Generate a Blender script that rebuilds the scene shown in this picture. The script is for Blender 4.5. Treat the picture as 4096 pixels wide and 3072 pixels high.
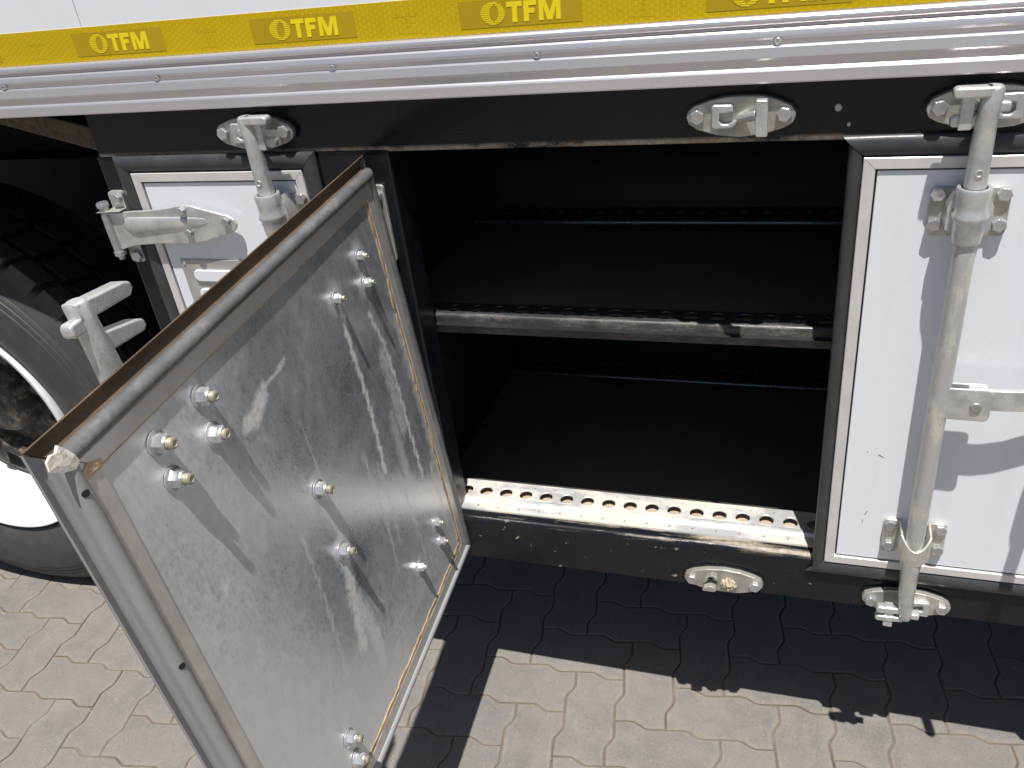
import bpy, bmesh, math, random
from mathutils import Matrix, Vector

random.seed(7)
PI = math.pi
S = bpy.context.scene
for o in list(bpy.data.objects):
    bpy.data.objects.remove(o)
COL = S.collection

# ------------------------------------------------------------------ camera
cd = bpy.data.cameras.new('camera')
cam = bpy.data.objects.new('camera', cd)
COL.objects.link(cam)
cd.sensor_width = 36.0
cd.lens = 30.2976
cd.clip_start = 0.02
cd.clip_end = 2000.0
_R = Matrix(((0.94988021, -0.0596217, 0.30687593),
             (0.29096307, 0.52757864, -0.79812359),
             (-0.1143157, 0.84741137, 0.51848422)))
cam.matrix_world = Matrix.Translation((0.0, -1.2, 1.63)) @ _R.to_4x4()
S.camera = cam

# ------------------------------------------------------------------ light
SUN = Vector((-0.09, 0.29, -1.0)).normalized()
w = bpy.data.worlds.new('World')
S.world = w
w.use_nodes = True
nt = w.node_tree
nt.nodes.clear()
sky = nt.nodes.new('ShaderNodeTexSky')
sky.sky_type = 'NISHITA'
sky.sun_disc = False
sky.sun_elevation = math.asin(-SUN.z)
sky.sun_rotation = math.atan2(-SUN.x, -SUN.y)
sky.air_density = 1.0
sky.dust_density = 1.5
bg = nt.nodes.new('ShaderNodeBackground')
bg.inputs['Strength'].default_value = 0.05
out = nt.nodes.new('ShaderNodeOutputWorld')
nt.links.new(sky.outputs[0], bg.inputs[0])
nt.links.new(bg.outputs[0], out.inputs[0])
sl = bpy.data.lights.new('sun', 'SUN')
sl.energy = 5.0
sl.angle = math.radians(0.53)
sl.color = (1.0, 0.972, 0.93)
sun = bpy.data.objects.new('sun', sl)
COL.objects.link(sun)
sun.rotation_euler = SUN.to_track_quat('-Z', 'Y').to_euler()
sun.location = (0.6, -2, 6)
S.view_settings.view_transform = 'Standard'
S.view_settings.look = 'None'
S.view_settings.exposure = 0.36
S.view_settings.gamma = 1.0
S.view_settings.use_curve_mapping = False
S.cycles.max_bounces = 8


# ------------------------------------------------------------------ materials
def lin(r, g, b):
    f = lambda c: (c / 12.92 if c <= 0.04045 else ((c + 0.055) / 1.055) ** 2.4)
    return (f(r / 255), f(g / 255), f(b / 255), 1.0)


class NT:
    def __init__(s, name):
        s.m = bpy.data.materials.new(name)
        s.m.use_nodes = True
        s.t = s.m.node_tree
        s.b = s.t.nodes['Principled BSDF']
        s.tc = s.t.nodes.new('ShaderNodeTexCoord')

    def n(s, typ, **kw):
        x = s.t.nodes.new(typ)
        for k, v in kw.items():
            setattr(x, k, v)
        return x

    def l(s, a, b):
        s.t.links.new(a, b)

    def coord(s, scale=(1, 1, 1), rot=(0, 0, 0), src='Object'):
        mp = s.n('ShaderNodeMapping')
        mp.inputs['Scale'].default_value = scale
        mp.inputs['Rotation'].default_value = rot
        s.l(s.tc.outputs[src], mp.inputs[0])
        return mp.outputs[0]

    def noise(s, scale, detail=4, rough=0.55, vec=None, dist=0.0):
        x = s.n('ShaderNodeTexNoise')
        x.inputs['Scale'].default_value = scale
        x.inputs['Detail'].default_value = detail
        x.inputs['Roughness'].default_value = rough
        x.inputs['Distortion'].default_value = dist
        s.l(vec if vec is not None else s.tc.outputs['Object'], x.inputs['Vector'])
        return x.outputs['Fac']

    def ramp(s, fac, lo, hi, a=0.0, b=1.0):
        x = s.n('ShaderNodeMapRange')
        x.inputs['From Min'].default_value = lo
        x.inputs['From Max'].default_value = hi
        x.inputs['To Min'].default_value = a
        x.inputs['To Max'].default_value = b
        s.l(fac, x.inputs['Value'])
        return x.outputs[0]

    def math(s, op, a, b=None):
        x = s.n('ShaderNodeMath', operation=op)
        for i, v in enumerate((a, b)):
            if v is None:
                continue
            if isinstance(v, (int, float)):
                x.inputs[i].default_value = v
            else:
                s.l(v, x.inputs[i])
        return x.outputs[0]

    def mix(s, fac, a, b):
        x = s.n('ShaderNodeMix', data_type='RGBA')
        if isinstance(fac, (int, float)):
            x.inputs[0].default_value = fac
        else:
            s.l(fac, x.inputs[0])
        for i, v in ((6, a), (7, b)):
            if isinstance(v, tuple):
                x.inputs[i].default_value = v if len(v) == 4 else (*v, 1)
            else:
                s.l(v, x.inputs[i])
        return x.outputs[2]

    def set(s, key, v):
        i = s.b.inputs[key]
        if isinstance(v, tuple):
            i.default_value = v if len(v) == 4 else (*v, 1)
        elif isinstance(v, (int, float)):
            i.default_value = v
        else:
            s.l(v, i)

    def bump(s, h, strength=0.3, dist=0.001):
        x = s.n('ShaderNodeBump')
        x.inputs['Strength'].default_value = strength
        x.inputs['Distance'].default_value = dist
        s.l(h, x.inputs['Height'])
        s.l(x.outputs[0], s.b.inputs['Normal'])

    def xyz(s, src='Object'):
        x = s.n('ShaderNodeSeparateXYZ')
        s.l(s.tc.outputs[src], x.inputs[0])
        return x.outputs


def simple(name, c1, c2, rough=0.5, metal=0.0, ns=20, bump=0.0, bs=200, rvar=0.1, coat=0.0, scale=(1, 1, 1)):
    t = NT(name)
    v = t.coord(scale)
    n = t.noise(ns, 6, 0.6, v)
    t.set('Base Color', t.mix(t.ramp(n, 0.35, 0.65), c1, c2))
    t.set('Metallic', metal)
    t.set('Roughness', t.ramp(n, 0.3, 0.7, max(0, rough - rvar), min(1, rough + rvar)))
    if coat:
        t.set('Coat Weight', coat)
        t.set('Coat Roughness', 0.12)
    if bump:
        t.bump(t.noise(bs, 3, 0.6, v), bump, 0.001)
    return t.m


def dusty(name, base, dust, amount=0.5, rough=0.35, ns=14, stretch=(1, 1, 1), metal=0.0, bump=0.1):
    t = NT(name)
    v = t.coord(stretch)
    a = t.noise(ns, 8, 0.65, v)
    b = t.noise(ns * 9, 4, 0.6, v)
    f = t.math('MULTIPLY', t.ramp(a, 0.42, 0.75), t.ramp(b, 0.3, 0.7))
    f = t.math('MULTIPLY', f, amount)
    t.set('Base Color', t.mix(f, base, dust))
    t.set('Metallic', metal)
    t.set('Roughness', t.ramp(f, 0.0, 0.6, rough, 0.85))
    t.bump(b, bump, 0.001)
    return t.m


M = {}
M['white'] = simple('white_paint', (0.80, 0.81, 0.83), (0.76, 0.77, 0.80), 0.28, 0, 3, 0.03, 30, 0.05, 0.3)
M['white_dull'] = simple('rim_paint', (0.80, 0.80, 0.80), (0.70, 0.70, 0.69), 0.4, 0, 14, 0.05, 60)
M['alu'] = simple('aluminium', (0.76, 0.735, 0.755), (0.66, 0.635, 0.66), 0.30, 0.72, 8, 0.06, 500, 0.08, 0, (0.15, 6, 6))
M['alu_dull'] = simple('aluminium_edge', (0.72, 0.685, 0.64), (0.56, 0.525, 0.485), 0.42, 0.5, 16, 0.15, 300, 0.1)
M['galv'] = simple('galvanised_casting', (0.72, 0.725, 0.71), (0.48, 0.485, 0.475), 0.36, 0.62, 34, 0.45, 300, 0.12)
M['galv_plate'] = simple('galvanised_plate', (0.66, 0.645, 0.60), (0.44, 0.425, 0.385), 0.42, 0.6, 30, 0.25, 260, 0.12)
M['bolt'] = simple('zinc_bolt', (0.66, 0.66, 0.66), (0.50, 0.50, 0.52), 0.32, 0.75, 90, 0.2, 500)
M['zinc_bright'] = simple('bright_zinc', (0.86, 0.86, 0.88), (0.68, 0.69, 0.72), 0.28, 0.75, 80, 0.1, 500)
M['stud'] = simple('stud_end', (0.50, 0.46, 0.36), (0.38, 0.35, 0.28), 0.5, 0.5, 200, 0.2, 900)
M['rubber'] = dusty('rubber_seal', (0.038, 0.040, 0.043), (0.16, 0.15, 0.14), 0.35, 0.36, 25)
M['rubber_dusty'] = dusty('dusty_rubber', (0.095, 0.097, 0.103), (0.34, 0.32, 0.29), 0.55, 0.34, 18, (1, 1, 1))
M['interior'] = dusty('locker_paint', (0.012, 0.0125, 0.013), (0.050, 0.046, 0.042), 0.7, 0.45, 6)
M['mat_floor'] = dusty('matt_black_floor', (0.085, 0.083, 0.080), (0.150, 0.142, 0.130), 0.8, 0.75, 5)
M['mat_floor'].node_tree.nodes['Principled BSDF'].inputs['Specular IOR Level'].default_value = 0.4
M['underbody'] = dusty('underbody', (0.007, 0.007, 0.007), (0.022, 0.020, 0.018), 0.6, 0.7, 6)
M['shelf_strip'] = dusty('black_steel', (0.050, 0.053, 0.060), (0.10, 0.095, 0.09), 0.6, 0.26, 18, (1, 1, 1), 0.4)
M['timber'] = simple('brown_board', (0.12, 0.088, 0.056), (0.06, 0.047, 0.033), 0.7, 0, 30, 0.3, 80, 0.1, 0, (3, 0.6, 0.6))
M['ply'] = simple('plywood_edge', (0.46, 0.33, 0.19), (0.24, 0.165, 0.095), 0.85, 0, 30, 0.6, 200)
M['foil'] = simple('torn_foam', (0.72, 0.66, 0.55), (0.86, 0.83, 0.78), 0.6, 0, 80, 0.5, 200)
M['foil_tan'] = simple('torn_tan', (0.60, 0.45, 0.27), (0.44, 0.32, 0.19), 0.7, 0, 80, 0.5, 200)
M['seam'] = simple('dark_gap', (0.008, 0.008, 0.008), (0.012, 0.012, 0.012), 0.8)
M['straw'] = simple('dry_straw', (0.62, 0.50, 0.22), (0.5, 0.36, 0.14), 0.7)


def vary(m, lo=0.72, hi=1.08):
    """piece-to-piece tarnish: each copy a little lighter or darker"""
    nt_ = m.node_tree
    b = nt_.nodes['Principled BSDF']
    src = b.inputs['Base Color'].links[0].from_socket
    oi = nt_.nodes.new('ShaderNodeObjectInfo')
    mr = nt_.nodes.new('ShaderNodeMapRange')
    mr.inputs['To Min'].default_value = lo
    mr.inputs['To Max'].default_value = hi
    nt_.links.new(oi.outputs['Random'], mr.inputs['Value'])
    mx = nt_.nodes.new('ShaderNodeVectorMath')
    mx.operation = 'SCALE'
    nt_.links.new(src, mx.inputs[0])
    nt_.links.new(mr.outputs[0], mx.inputs['Scale'])
    nt_.links.new(mx.outputs[0], b.inputs['Base Color'])


for k_ in ('bolt', 'zinc_bright', 'stud', 'galv_plate'):
    vary(M[k_])


def mat_white():
    t = NT('white_panel')
    z = t.coord((1, 1, 1))
    big = t.noise(3.5, 5, 0.6, z)
    run = t.noise(26, 5, 0.65, t.coord((1, 1, 0.06)))
    sp = t.noise(120, 3, 0.7, z)
    g = t.math('MULTIPLY', t.ramp(run, 0.52, 0.72), t.ramp(big, 0.40, 0.65))
    g = t.math('ADD', t.math('MULTIPLY', g, 0.14), t.math('MULTIPLY', t.ramp(sp, 0.66, 0.74), 0.10))
    t.set('Base Color', t.mix(g, (0.80, 0.822, 0.862), (0.50, 0.45, 0.38)))
    t.set('Roughness', t.ramp(big, 0.3, 0.7, 0.22, 0.34))
    t.set('Coat Weight', 0.25)
    t.set('Coat Roughness', 0.15)
    t.bump(t.noise(4, 2, 0.5, z), 0.08, 0.004)
    return t.m


M['white'] = mat_white()


def mat_frame(edge=1.0):
    t = NT('black_frame_paint')
    z = t.xyz()['Z']
    v = t.coord((1, 1, 1))
    a = t.noise(9, 8, 0.65, v)
    b = t.noise(120, 4, 0.6, v)
    st = t.noise(40, 5, 0.6, t.coord((0.12, 1, 1)))
    dust = t.math('MULTIPLY', t.ramp(a, 0.45, 0.75), t.ramp(b, 0.35, 0.65))
    base = t.mix(t.math('MULTIPLY', dust, 0.22), (0.0075, 0.0088, 0.0118), (0.055, 0.054, 0.054))
    # worn bare edge under the top rail (between 1.262 and 1.272 m) and along the sill nose
    e1 = t.math('MULTIPLY', t.ramp(z, 1.2745, 1.2695), t.ramp(z, 1.255, 1.262))
    wear = t.math('MULTIPLY', e1, t.ramp(t.noise(16, 6, 0.7, t.coord((0.6, 1, 1))), 0.40, 0.50, 0.0, edge))
    e2 = t.math('MULTIPLY', t.ramp(z, 0.518, 0.527), t.ramp(t.noise(26, 8, 0.74, t.coord((0.10, 1.2, 1.2))), 0.475, 0.56))
    e2 = t.math('MULTIPLY', e2, t.ramp(z, 0.56, 0.54))
    wear = t.math('MAXIMUM', wear, t.math('MULTIPLY', e2, 0.9))
    chips = t.math('MULTIPLY', t.ramp(t.noise(40, 6, 0.68, v), 0.652, 0.662), t.ramp(z, 0.56, 0.50))
    wear = t.math('MAXIMUM', wear, chips)
    wc = t.mix(t.ramp(b, 0.35, 0.65), (0.42, 0.37, 0.30), (0.26, 0.20, 0.15))
    t.set('Base Color', t.mix(wear, base, wc))
    t.set('Specular IOR Level', 0.33)
    t.set('Roughness', t.math('ADD', t.ramp(st, 0.3, 0.7, 0.16, 0.32), t.math('MULTIPLY', wear, 0.3)))
    t.bump(t.math('ADD', t.math('MULTIPLY', b, 0.3), t.math('MULTIPLY', wear, -0.6)), 0.25, 0.001)
    return t.m


def mat_skin():
    t = NT('galvanised_skin')
    at = t.n('ShaderNodeAttribute', attribute_name='dust')
    d0 = at.outputs['Fac']
    sp = t.noise(300, 3, 0.7)
    fine = t.noise(150, 6, 0.75, t.coord((1.2, 1, 0.75)))
    med = t.noise(42, 8, 0.72, t.coord((1.25, 1, 0.75)))
    big = t.noise(6, 5, 0.6)
    wv = t.noise(24, 3, 0.5, t.coord((1.3, 1, 0.8)))
    d = t.math('MULTIPLY', d0, t.ramp(fine, 0.36, 0.55, 0.40, 1.0))
    spots = t.math('MULTIPLY', t.ramp(sp, 0.635, 0.69), t.ramp(big, 0.35, 0.6, 0.25, 0.80))
    for sc_, rot_, th_ in (((260, 1, 3.0), 0.10, 0.735), ((200, 1, 2.2), -0.22, 0.745), ((150, 1, 5.0), 0.75, 0.755)):
        ln_ = t.noise(1.0, 2, 0.5, t.coord(sc_, (0, rot_, 0)))
        spots = t.math('MAXIMUM', spots, t.math('MULTIPLY', t.ramp(ln_, th_, th_ + 0.03), 0.75))
    film = t.math('MULTIPLY', t.ramp(med, 0.36, 0.66, 0.65, 1.0), t.ramp(big, 0.33, 0.65, 0.16, 0.38))
    d = t.math('MINIMUM', t.math('ADD', t.math('MAXIMUM', d, spots), film), 1.0)
    metalc = t.mix(t.ramp(t.math('ADD', t.math('MULTIPLY', med, 0.6), t.math('MULTIPLY', fine, 0.4)), 0.40, 0.60), (0.62, 0.665, 0.725), (0.79, 0.83, 0.88))
    t.set('Base Color', t.mix(d, metalc, (0.72, 0.71, 0.67)))
    t.set('Metallic', t.ramp(d, 0.0, 1.0, 0.92, 0.0))
    t.set('Roughness', t.math('ADD', t.ramp(fine, 0.3, 0.7, 0.20, 0.29), t.math('MULTIPLY', d, 0.22)))
    t.bump(t.math('ADD', t.math('MULTIPLY', fine, 0.30), t.math('MULTIPLY', wv, 0.5)), 0.17, 0.0014)
    return t.m


def mat_paver():
    t = NT('concrete_paver')
    oi = t.n('ShaderNodeObjectInfo')
    v = t.n('ShaderNodeVectorMath', operation='ADD')
    mp = t.coord((1, 1, 1))
    sc = t.n('ShaderNodeVectorMath', operation='SCALE')
    cx = t.n('ShaderNodeCombineXYZ')
    t.l(oi.outputs['Random'], cx.inputs[0])
    t.l(oi.outputs['Random'], cx.inputs[1])
    t.l(cx.outputs[0], sc.inputs[0])
    sc.inputs['Scale'].default_value = 40.0
    t.l(mp, v.inputs[0])
    t.l(sc.outputs[0], v.inputs[1])
    vec = v.outputs[0]
    big = t.noise(14, 4, 0.6, vec)
    fine = t.noise(230, 3, 0.65, vec)
    mid = t.noise(60, 4, 0.6, vec)
    col = t.mix(t.ramp(big, 0.35, 0.65), (0.148, 0.138, 0.128), (0.202, 0.187, 0.171))
    col = t.mix(t.ramp(oi.outputs['Random'], 0, 1, 0.0, 0.5), col, (0.150, 0.146, 0.142))
    col = t.mix(t.math('MULTIPLY', t.ramp(fine, 0.58, 0.66), 0.72), col, (0.085, 0.085, 0.09))
    col = t.mix(t.math('MULTIPLY', t.ramp(fine, 0.36, 0.27), 0.6), col, (0.46, 0.42, 0.36))
    col = t.mix(t.math('MULTIPLY', t.ramp(mid, 0.55, 0.75), 0.35), col, (0.30, 0.25, 0.20))
    geo = t.n('ShaderNodeNewGeometry')
    wide = t.noise(2.6, 5, 0.62, geo.outputs['Position'])
    col = t.mix(t.ramp(wide, 0.40, 0.66, 0.0, 0.42), col, (0.235, 0.205, 0.175))
    col = t.mix(t.ramp(wide, 0.40, 0.30, 0.0, 0.35), col, (0.095, 0.092, 0.090))
    ed = t.n('ShaderNodeAttribute', attribute_name='edge')
    e = t.math('MULTIPLY', t.math('POWER', ed.outputs['Fac'], 1.6), t.ramp(mid, 0.34, 0.66, 0.05, 0.62))
    col = t.mix(e, col, (0.255, 0.212, 0.168))
    t.set('Base Color', col)
    t.set('Roughness', 0.9)
    t.bump(t.math('ADD', fine, t.math('MULTIPLY', mid, 0.7)), 0.45, 0.0015)
    return t.m


def mat_tape():
    t = NT('reflective_tape')
    p = t.xyz()
    pitch = 0.0068
    lines = None
    for k in range(3):
        a = k * PI / 3
        u = t.math('ADD', t.math('MULTIPLY', p['X'], math.cos(a) / pitch), t.math('MULTIPLY', p['Z'], math.sin(a) / pitch))
        fr = t.math('ABSOLUTE', t.math('SUBTRACT', t.math('FRACT', u), 0.5))
        ln = t.ramp(fr, 0.42, 0.47)
        lines = ln if lines is None else t.math('MAXIMUM', lines, ln)
    n = t.noise(9, 3)
    base = t.mix(t.ramp(n, 0.3, 0.7), (0.50, 0.335, 0.003), (0.55, 0.375, 0.004))
    t.set('Base Color', t.mix(t.math('MULTIPLY', lines, 0.75), base, (0.68, 0.51, 0.010)))
    t.set('Roughness', 0.3)
    t.set('Specular IOR Level', 0.3)
    return t.m


def mat_tyre():
    t = NT('tyre_rubber')
    n = t.noise(30, 6, 0.6)
    f = t.noise(200, 3, 0.6)
    t.set('Base Color', t.mix(t.ramp(n, 0.3, 0.7), (0.038, 0.0375, 0.037), (0.060, 0.0575, 0.054)))
    t.set('Roughness', t.ramp(f, 0.3, 0.7, 0.45, 0.62))
    t.bump(f, 0.15, 0.001)
    return t.m


def mat_disc():
    t = NT('dirty_disc')
    n = t.noise(26, 7, 0.7)
    f = t.noise(90, 4, 0.6)
    c = t.mix(t.ramp(n, 0.48, 0.66), (0.018, 0.018, 0.018), (0.15, 0.12, 0.09))
    t.set('Base Color', t.mix(t.ramp(f, 0.62, 0.7), c, (0.28, 0.16, 0.09)))
    t.set('Roughness', 0.7)
    t.bump(n, 0.5, 0.003)
    return t.m


def mat_strip():
    t = NT('dusty_sill_strip')
    n = t.noise(16, 7, 0.65, t.coord((0.5, 1, 1)))
    f = t.noise(160, 4, 0.6)
    d = t.ramp(n, 0.42, 0.62)
    t.set('Base Color', t.mix(d, (0.68, 0.68, 0.68), (0.55, 0.505, 0.43)))
    t.set('Metallic', t.ramp(d, 0, 1, 0.55, 0.05))
    t.set('Roughness', t.ramp(d, 0, 1, 0.36, 0.8))
    t.bump(f, 0.2, 0.001)
    return t.m


def mat_rod():
    t = NT('painted_rod')
    n = t.noise(18, 7, 0.7, t.coord((1.6, 1.6, 0.7)))
    f = t.noise(130, 4, 0.7)
    rust = t.math('MULTIPLY', t.ramp(f, 0.64, 0.68), t.ramp(n, 0.5, 0.6))
    c = t.mix(t.ramp(n, 0.52, 0.60), (0.52, 0.515, 0.505), (0.66, 0.645, 0.58))
    t.set('Base Color', t.mix(rust, c, (0.30, 0.16, 0.07)))
    t.set('Metallic', 0.4)
    t.set('Roughness', t.ramp(n, 0.4, 0.6, 0.30, 0.5))
    t.bump(t.math('ADD', f, n), 0.2, 0.0012)
    return t.m


M['frame'] = mat_frame()
M['post'] = mat_frame(0.0)
M['skin'] = mat_skin()
M['paver'] = mat_paver()
M['joint'] = simple('joint_sand', (0.20, 0.165, 0.130), (0.095, 0.080, 0.065), 0.95, 0, 11, 0.5, 300)
M['hole_dust'] = simple('settled_dust', (0.44, 0.36, 0.27), (0.34, 0.28, 0.22), 0.95, 0, 40, 0.5, 300)
M['rubber_grey'] = dusty('grey_rubber', (0.30, 0.302, 0.31), (0.42, 0.40, 0.37), 0.6, 0.28, 14, (1, 1, 0.3))
M['steel_lip'] = dusty('steel_lip', (0.16, 0.17, 0.19), (0.10, 0.095, 0.09), 0.6, 0.2, 18, (1, 1, 1), 0.75)
M['pilot'] = simple('pilot_hole', (0.16, 0.14, 0.12), (0.10, 0.09, 0.08), 0.8)
M['tape'] = mat_tape()
M['tape_patch'] = simple('tape_patch', (0.435, 0.288, 0.002), (0.475, 0.315, 0.003), 0.40, 0, 10)
M['tape_letter'] = simple('tape_letter', (0.90, 0.70, 0.010), (0.86, 0.66, 0.010), 0.3, 0, 10)
M['tape_faint'] = simple('tape_faint', (0.68, 0.51, 0.010), (0.66, 0.49, 0.010), 0.3, 0, 10)
M['tyre'] = mat_tyre()
M['tread_shaded'] = dusty('tread_rubber_shaded', (0.009, 0.009, 0.009), (0.03, 0.028, 0.027), 0.5, 0.8, 30)  # tyre rubber again, with the shade under the body put into its colour
M['disc'] = mat_disc()
M['strip'] = mat_strip()
M['rod'] = mat_rod()
M['vent'] = simple('grey_plate', (0.50, 0.49, 0.475), (0.42, 0.41, 0.395), 0.45, 0.4, 30, 0.1, 300)
M['bar'] = dusty('worn_black_bar', (0.030, 0.030, 0.031), (0.30, 0.265, 0.22), 0.85, 0.36, 45, (0.35, 1, 1))
M['flap_brown'] = dusty('dusty_channel', (0.070, 0.050, 0.033), (0.25, 0.150, 0.080), 0.9, 0.7, 20, (0.5, 1, 1))


# ------------------------------------------------------------------ mesh helpers
def obj(name, bm, mat, parent=None, smooth=None, bevel=0.0, segs=2, mw=None, recalc=True):
    if recalc:
        bmesh.ops.recalc_face_normals(bm, faces=bm.faces[:])
    me = bpy.data.meshes.new(name)
    bm.to_mesh(me)
    bm.free()
    for m in (mat if isinstance(mat, (list, tuple)) else [mat]):
        me.materials.append(m)
    o = bpy.data.objects.new(name, me)
    COL.objects.link(o)
    if parent is not None:
        o.parent = parent
    if mw is not None:
        o.matrix_basis = mw
    if bevel:
        b = o.modifiers.new('bevel', 'BEVEL')
        b.width = bevel
        b.segments = segs
        b.limit_method = 'ANGLE'
        b.angle_limit = math.radians(35)
    if smooth is not None:
        me.polygons.foreach_set('use_smooth', [True] * len(me.polygons))
        try:
            me.set_sharp_from_angle(angle=math.radians(smooth))
        except Exception:
            pass
    return o


def like(src, name, parent, mw):
    o = bpy.data.objects.new(name, src.data)
    for m in src.modifiers:
        n = o.modifiers.new(m.name, m.type)
        if m.type == 'BEVEL':
            n.width, n.segments, n.limit_method, n.angle_limit = m.width, m.segments, m.limit_method, m.angle_limit
    COL.objects.link(o)
    o.parent = parent
    o.matrix_basis = mw
    return o


def box(bm, x0, x1, y0, y1, z0, z1):
    vs = [bm.verts.new((x, y, z)) for x in (x0, x1) for y in (y0, y1) for z in (z0, z1)]
    for f in ((0, 1, 3, 2), (4, 6, 7, 5), (0, 4, 5, 1), (2, 3, 7, 6), (0, 2, 6, 4), (1, 5, 7, 3)):
        bm.faces.new([vs[i] for i in f])


def prism(bm, pts, y0, y1):
    """outline in (x, z), extruded from y0 to y1"""
    a = [bm.verts.new((x, y0, z)) for x, z in pts]
    b = [bm.verts.new((x, y1, z)) for x, z in pts]
    n = len(pts)
    bm.faces.new(a)
    bm.faces.new(b[::-1])
    for i in range(n):
        bm.faces.new((a[i], b[i], b[(i + 1) % n], a[(i + 1) % n]))


def sweep_x(bm, prof, x0, x1, nx=1):
    """closed profile in (y, z) swept along x"""
    rings = []
    for k in range(nx + 1):
        x = x0 + (x1 - x0) * k / nx
        rings.append([bm.verts.new((x, y, z)) for y, z in prof])
    n = len(prof)
    for a, b in zip(rings, rings[1:]):
        for i in range(n):
            bm.faces.new((a[i], a[(i + 1) % n], b[(i + 1) % n], b[i]))
    bm.faces.new(rings[0][::-1])
    bm.faces.new(rings[-1])


def rev(bm, prof, c, axis='z', seg=24, a0=0.0, a1=2 * PI, cap=False):
    """profile of (radius, height) revolved round an axis through c"""
    full = abs(a1 - a0 - 2 * PI) < 1e-6
    n = seg if full else seg + 1
    rows = []
    for r, h in prof:
        row = []
        for k in range(n):
            a = a0 + (a1 - a0) * k / seg
            p, q = r * math.cos(a), r * math.sin(a)
            if axis == 'z':
                v = (c[0] + p, c[1] + q, c[2] + h)
            elif axis == 'y':
                v = (c[0] + p, c[1] + h, c[2] + q)
            else:
                v = (c[0] + h, c[1] + p, c[2] + q)
            row.append(bm.verts.new(v))
        rows.append(row)
    for A, B in zip(rows, rows[1:]):
        for k in range(n if full else n - 1):
            bm.faces.new((A[k], A[(k + 1) % n], B[(k + 1) % n], B[k]))
    if cap:
        bm.faces.new(rows[0][::-1])
        bm.faces.new(rows[-1])
    return rows


def tube(bm, pts, rad, seg=12, flat=1.0):
    """round bar through points, with end caps; rad a number or one per point"""
    pts = [Vector(p) for p in pts]
    rad = rad if isinstance(rad, (list, tuple)) else [rad] * len(pts)
    rings = []
    up = Vector((0, 1, 0))
    for i, p in enumerate(pts):
        d = (pts[min(i + 1, len(pts) - 1)] - pts[max(i - 1, 0)]).normalized()
        a = d.cross(up)
        if a.length < 0.1:
            a = d.cross(Vector((1, 0, 0)))
        a.normalize()
        b = d.cross(a).normalized()
        rings.append([bm.verts.new(p + (a * math.cos(t) + b * math.sin(t) * flat) * rad[i])
                      for t in [2 * PI * k / seg for k in range(seg)]])
    for A, B in zip(rings, rings[1:]):
        for k in range(seg):
            bm.faces.new((A[k], A[(k + 1) % seg], B[(k + 1) % seg], B[k]))
    bm.faces.new(rings[0][::-1])
    bm.faces.new(rings[-1])


def round_rect(x0, x1, z0, z1, r, n=5):
    pts = []
    for cx, cz, a in ((x1 - r, z1 - r, 0), (x0 + r, z1 - r, PI / 2), (x0 + r, z0 + r, PI), (x1 - r, z0 + r, 1.5 * PI)):
        for k in range(n + 1):
            t = a + PI / 2 * k / n
            pts.append((cx + r * math.cos(t), cz + r * math.sin(t)))
    return pts


def T(x, y, z):
    return Matrix.Translation((x, y, z))


def thing(name, label, cat, loc=(0, 0, 0), group=None):
    o = bpy.data.objects.new(name, None)
    o.empty_display_size = 0.1
    COL.objects.link(o)
    o.location = loc
    o['label'] = label
    o['category'] = cat
    if group:
        o['group'] = group
    return o


# shared small hardware ------------------------------------------------------
def hexhead_bm(r, h):
    bm = bmesh.new()
    n = 6
    lo = [bm.verts.new((r * math.sin(PI / 3 * k), 0, r * math.cos(PI / 3 * k))) for k in range(n)]
    md = [bm.verts.new((r * math.sin(PI / 3 * k), -h * 0.82, r * math.cos(PI / 3 * k))) for k in range(n)]
    tp = [bm.verts.new((r * 0.86 * math.sin(PI / 3 * k + 0.0), -h, r * 0.86 * math.cos(PI / 3 * k))) for k in range(n)]
    for A, B in ((lo, md), (md, tp)):
        for k in range(n):
            bm.faces.new((A[k], A[(k + 1) % n], B[(k + 1) % n], B[k]))
    ins = [bm.verts.new((r * 0.6 * math.sin(PI / 3 * k), -h * 0.97, r * 0.6 * math.cos(PI / 3 * k))) for k in range(n)]
    for k in range(n):
        bm.faces.new((tp[k], tp[(k + 1) % n], ins[(k + 1) % n], ins[k]))
    bm.faces.new(ins)
    return bm


_bolts = {}


def bolt(x, y, z, parent, r=0.0105, h=0.0075, rot=0.0, mat='bolt', mw=None):
    key = (r, h, mat)
    m = T(x, y, z) @ Matrix.Rotation(rot, 4, 'Y')
    if key not in _bolts:
        _bolts[key] = obj('bolt', hexhead_bm(r, h), M[mat], parent, None, 0.0008, 1, m)
        return _bolts[key]
    return like(_bolts[key], 'bolt', parent, m)


# ------------------------------------------------------------------ ground
base_bm = bmesh.new()
R0 = 400.0
vs = [base_bm.verts.new(p) for p in ((-R0, -R0, -0.0040), (R0, -R0, -0.0040), (R0, R0, -0.0040), (-R0, R0, -0.0040))]
base_bm.faces.new(vs)
ground = obj('ground', base_bm, M['joint'])
ground['kind'] = 'structure'
pavement = bpy.data.objects.new('pavement', None)
COL.objects.link(pavement)
pavement['kind'] = 'structure'
pavement['label'] = 'grey interlocking zigzag concrete pavers laid in herringbone with tan sand joints'

A = 0.1125
HB = 0.0068


def unit_edge(p, d):
    """one zigzag cell edge from p along d; swings to its left first, then right"""
    nrm = (-d[1], d[0])
    res = []
    for t, o in ((0.0, 0.0), (0.14, 0.42), (0.29, 0.86), (0.35, 0.93), (0.41, 0.70), (0.59, -0.70), (0.65, -0.93), (0.71, -0.86), (0.86, -0.42)):
        s = o * HB
        res.append((p[0] + d[0] * A * t + nrm[0] * s, p[1] + d[1] * A * t + nrm[1] * s))
    return res


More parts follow.
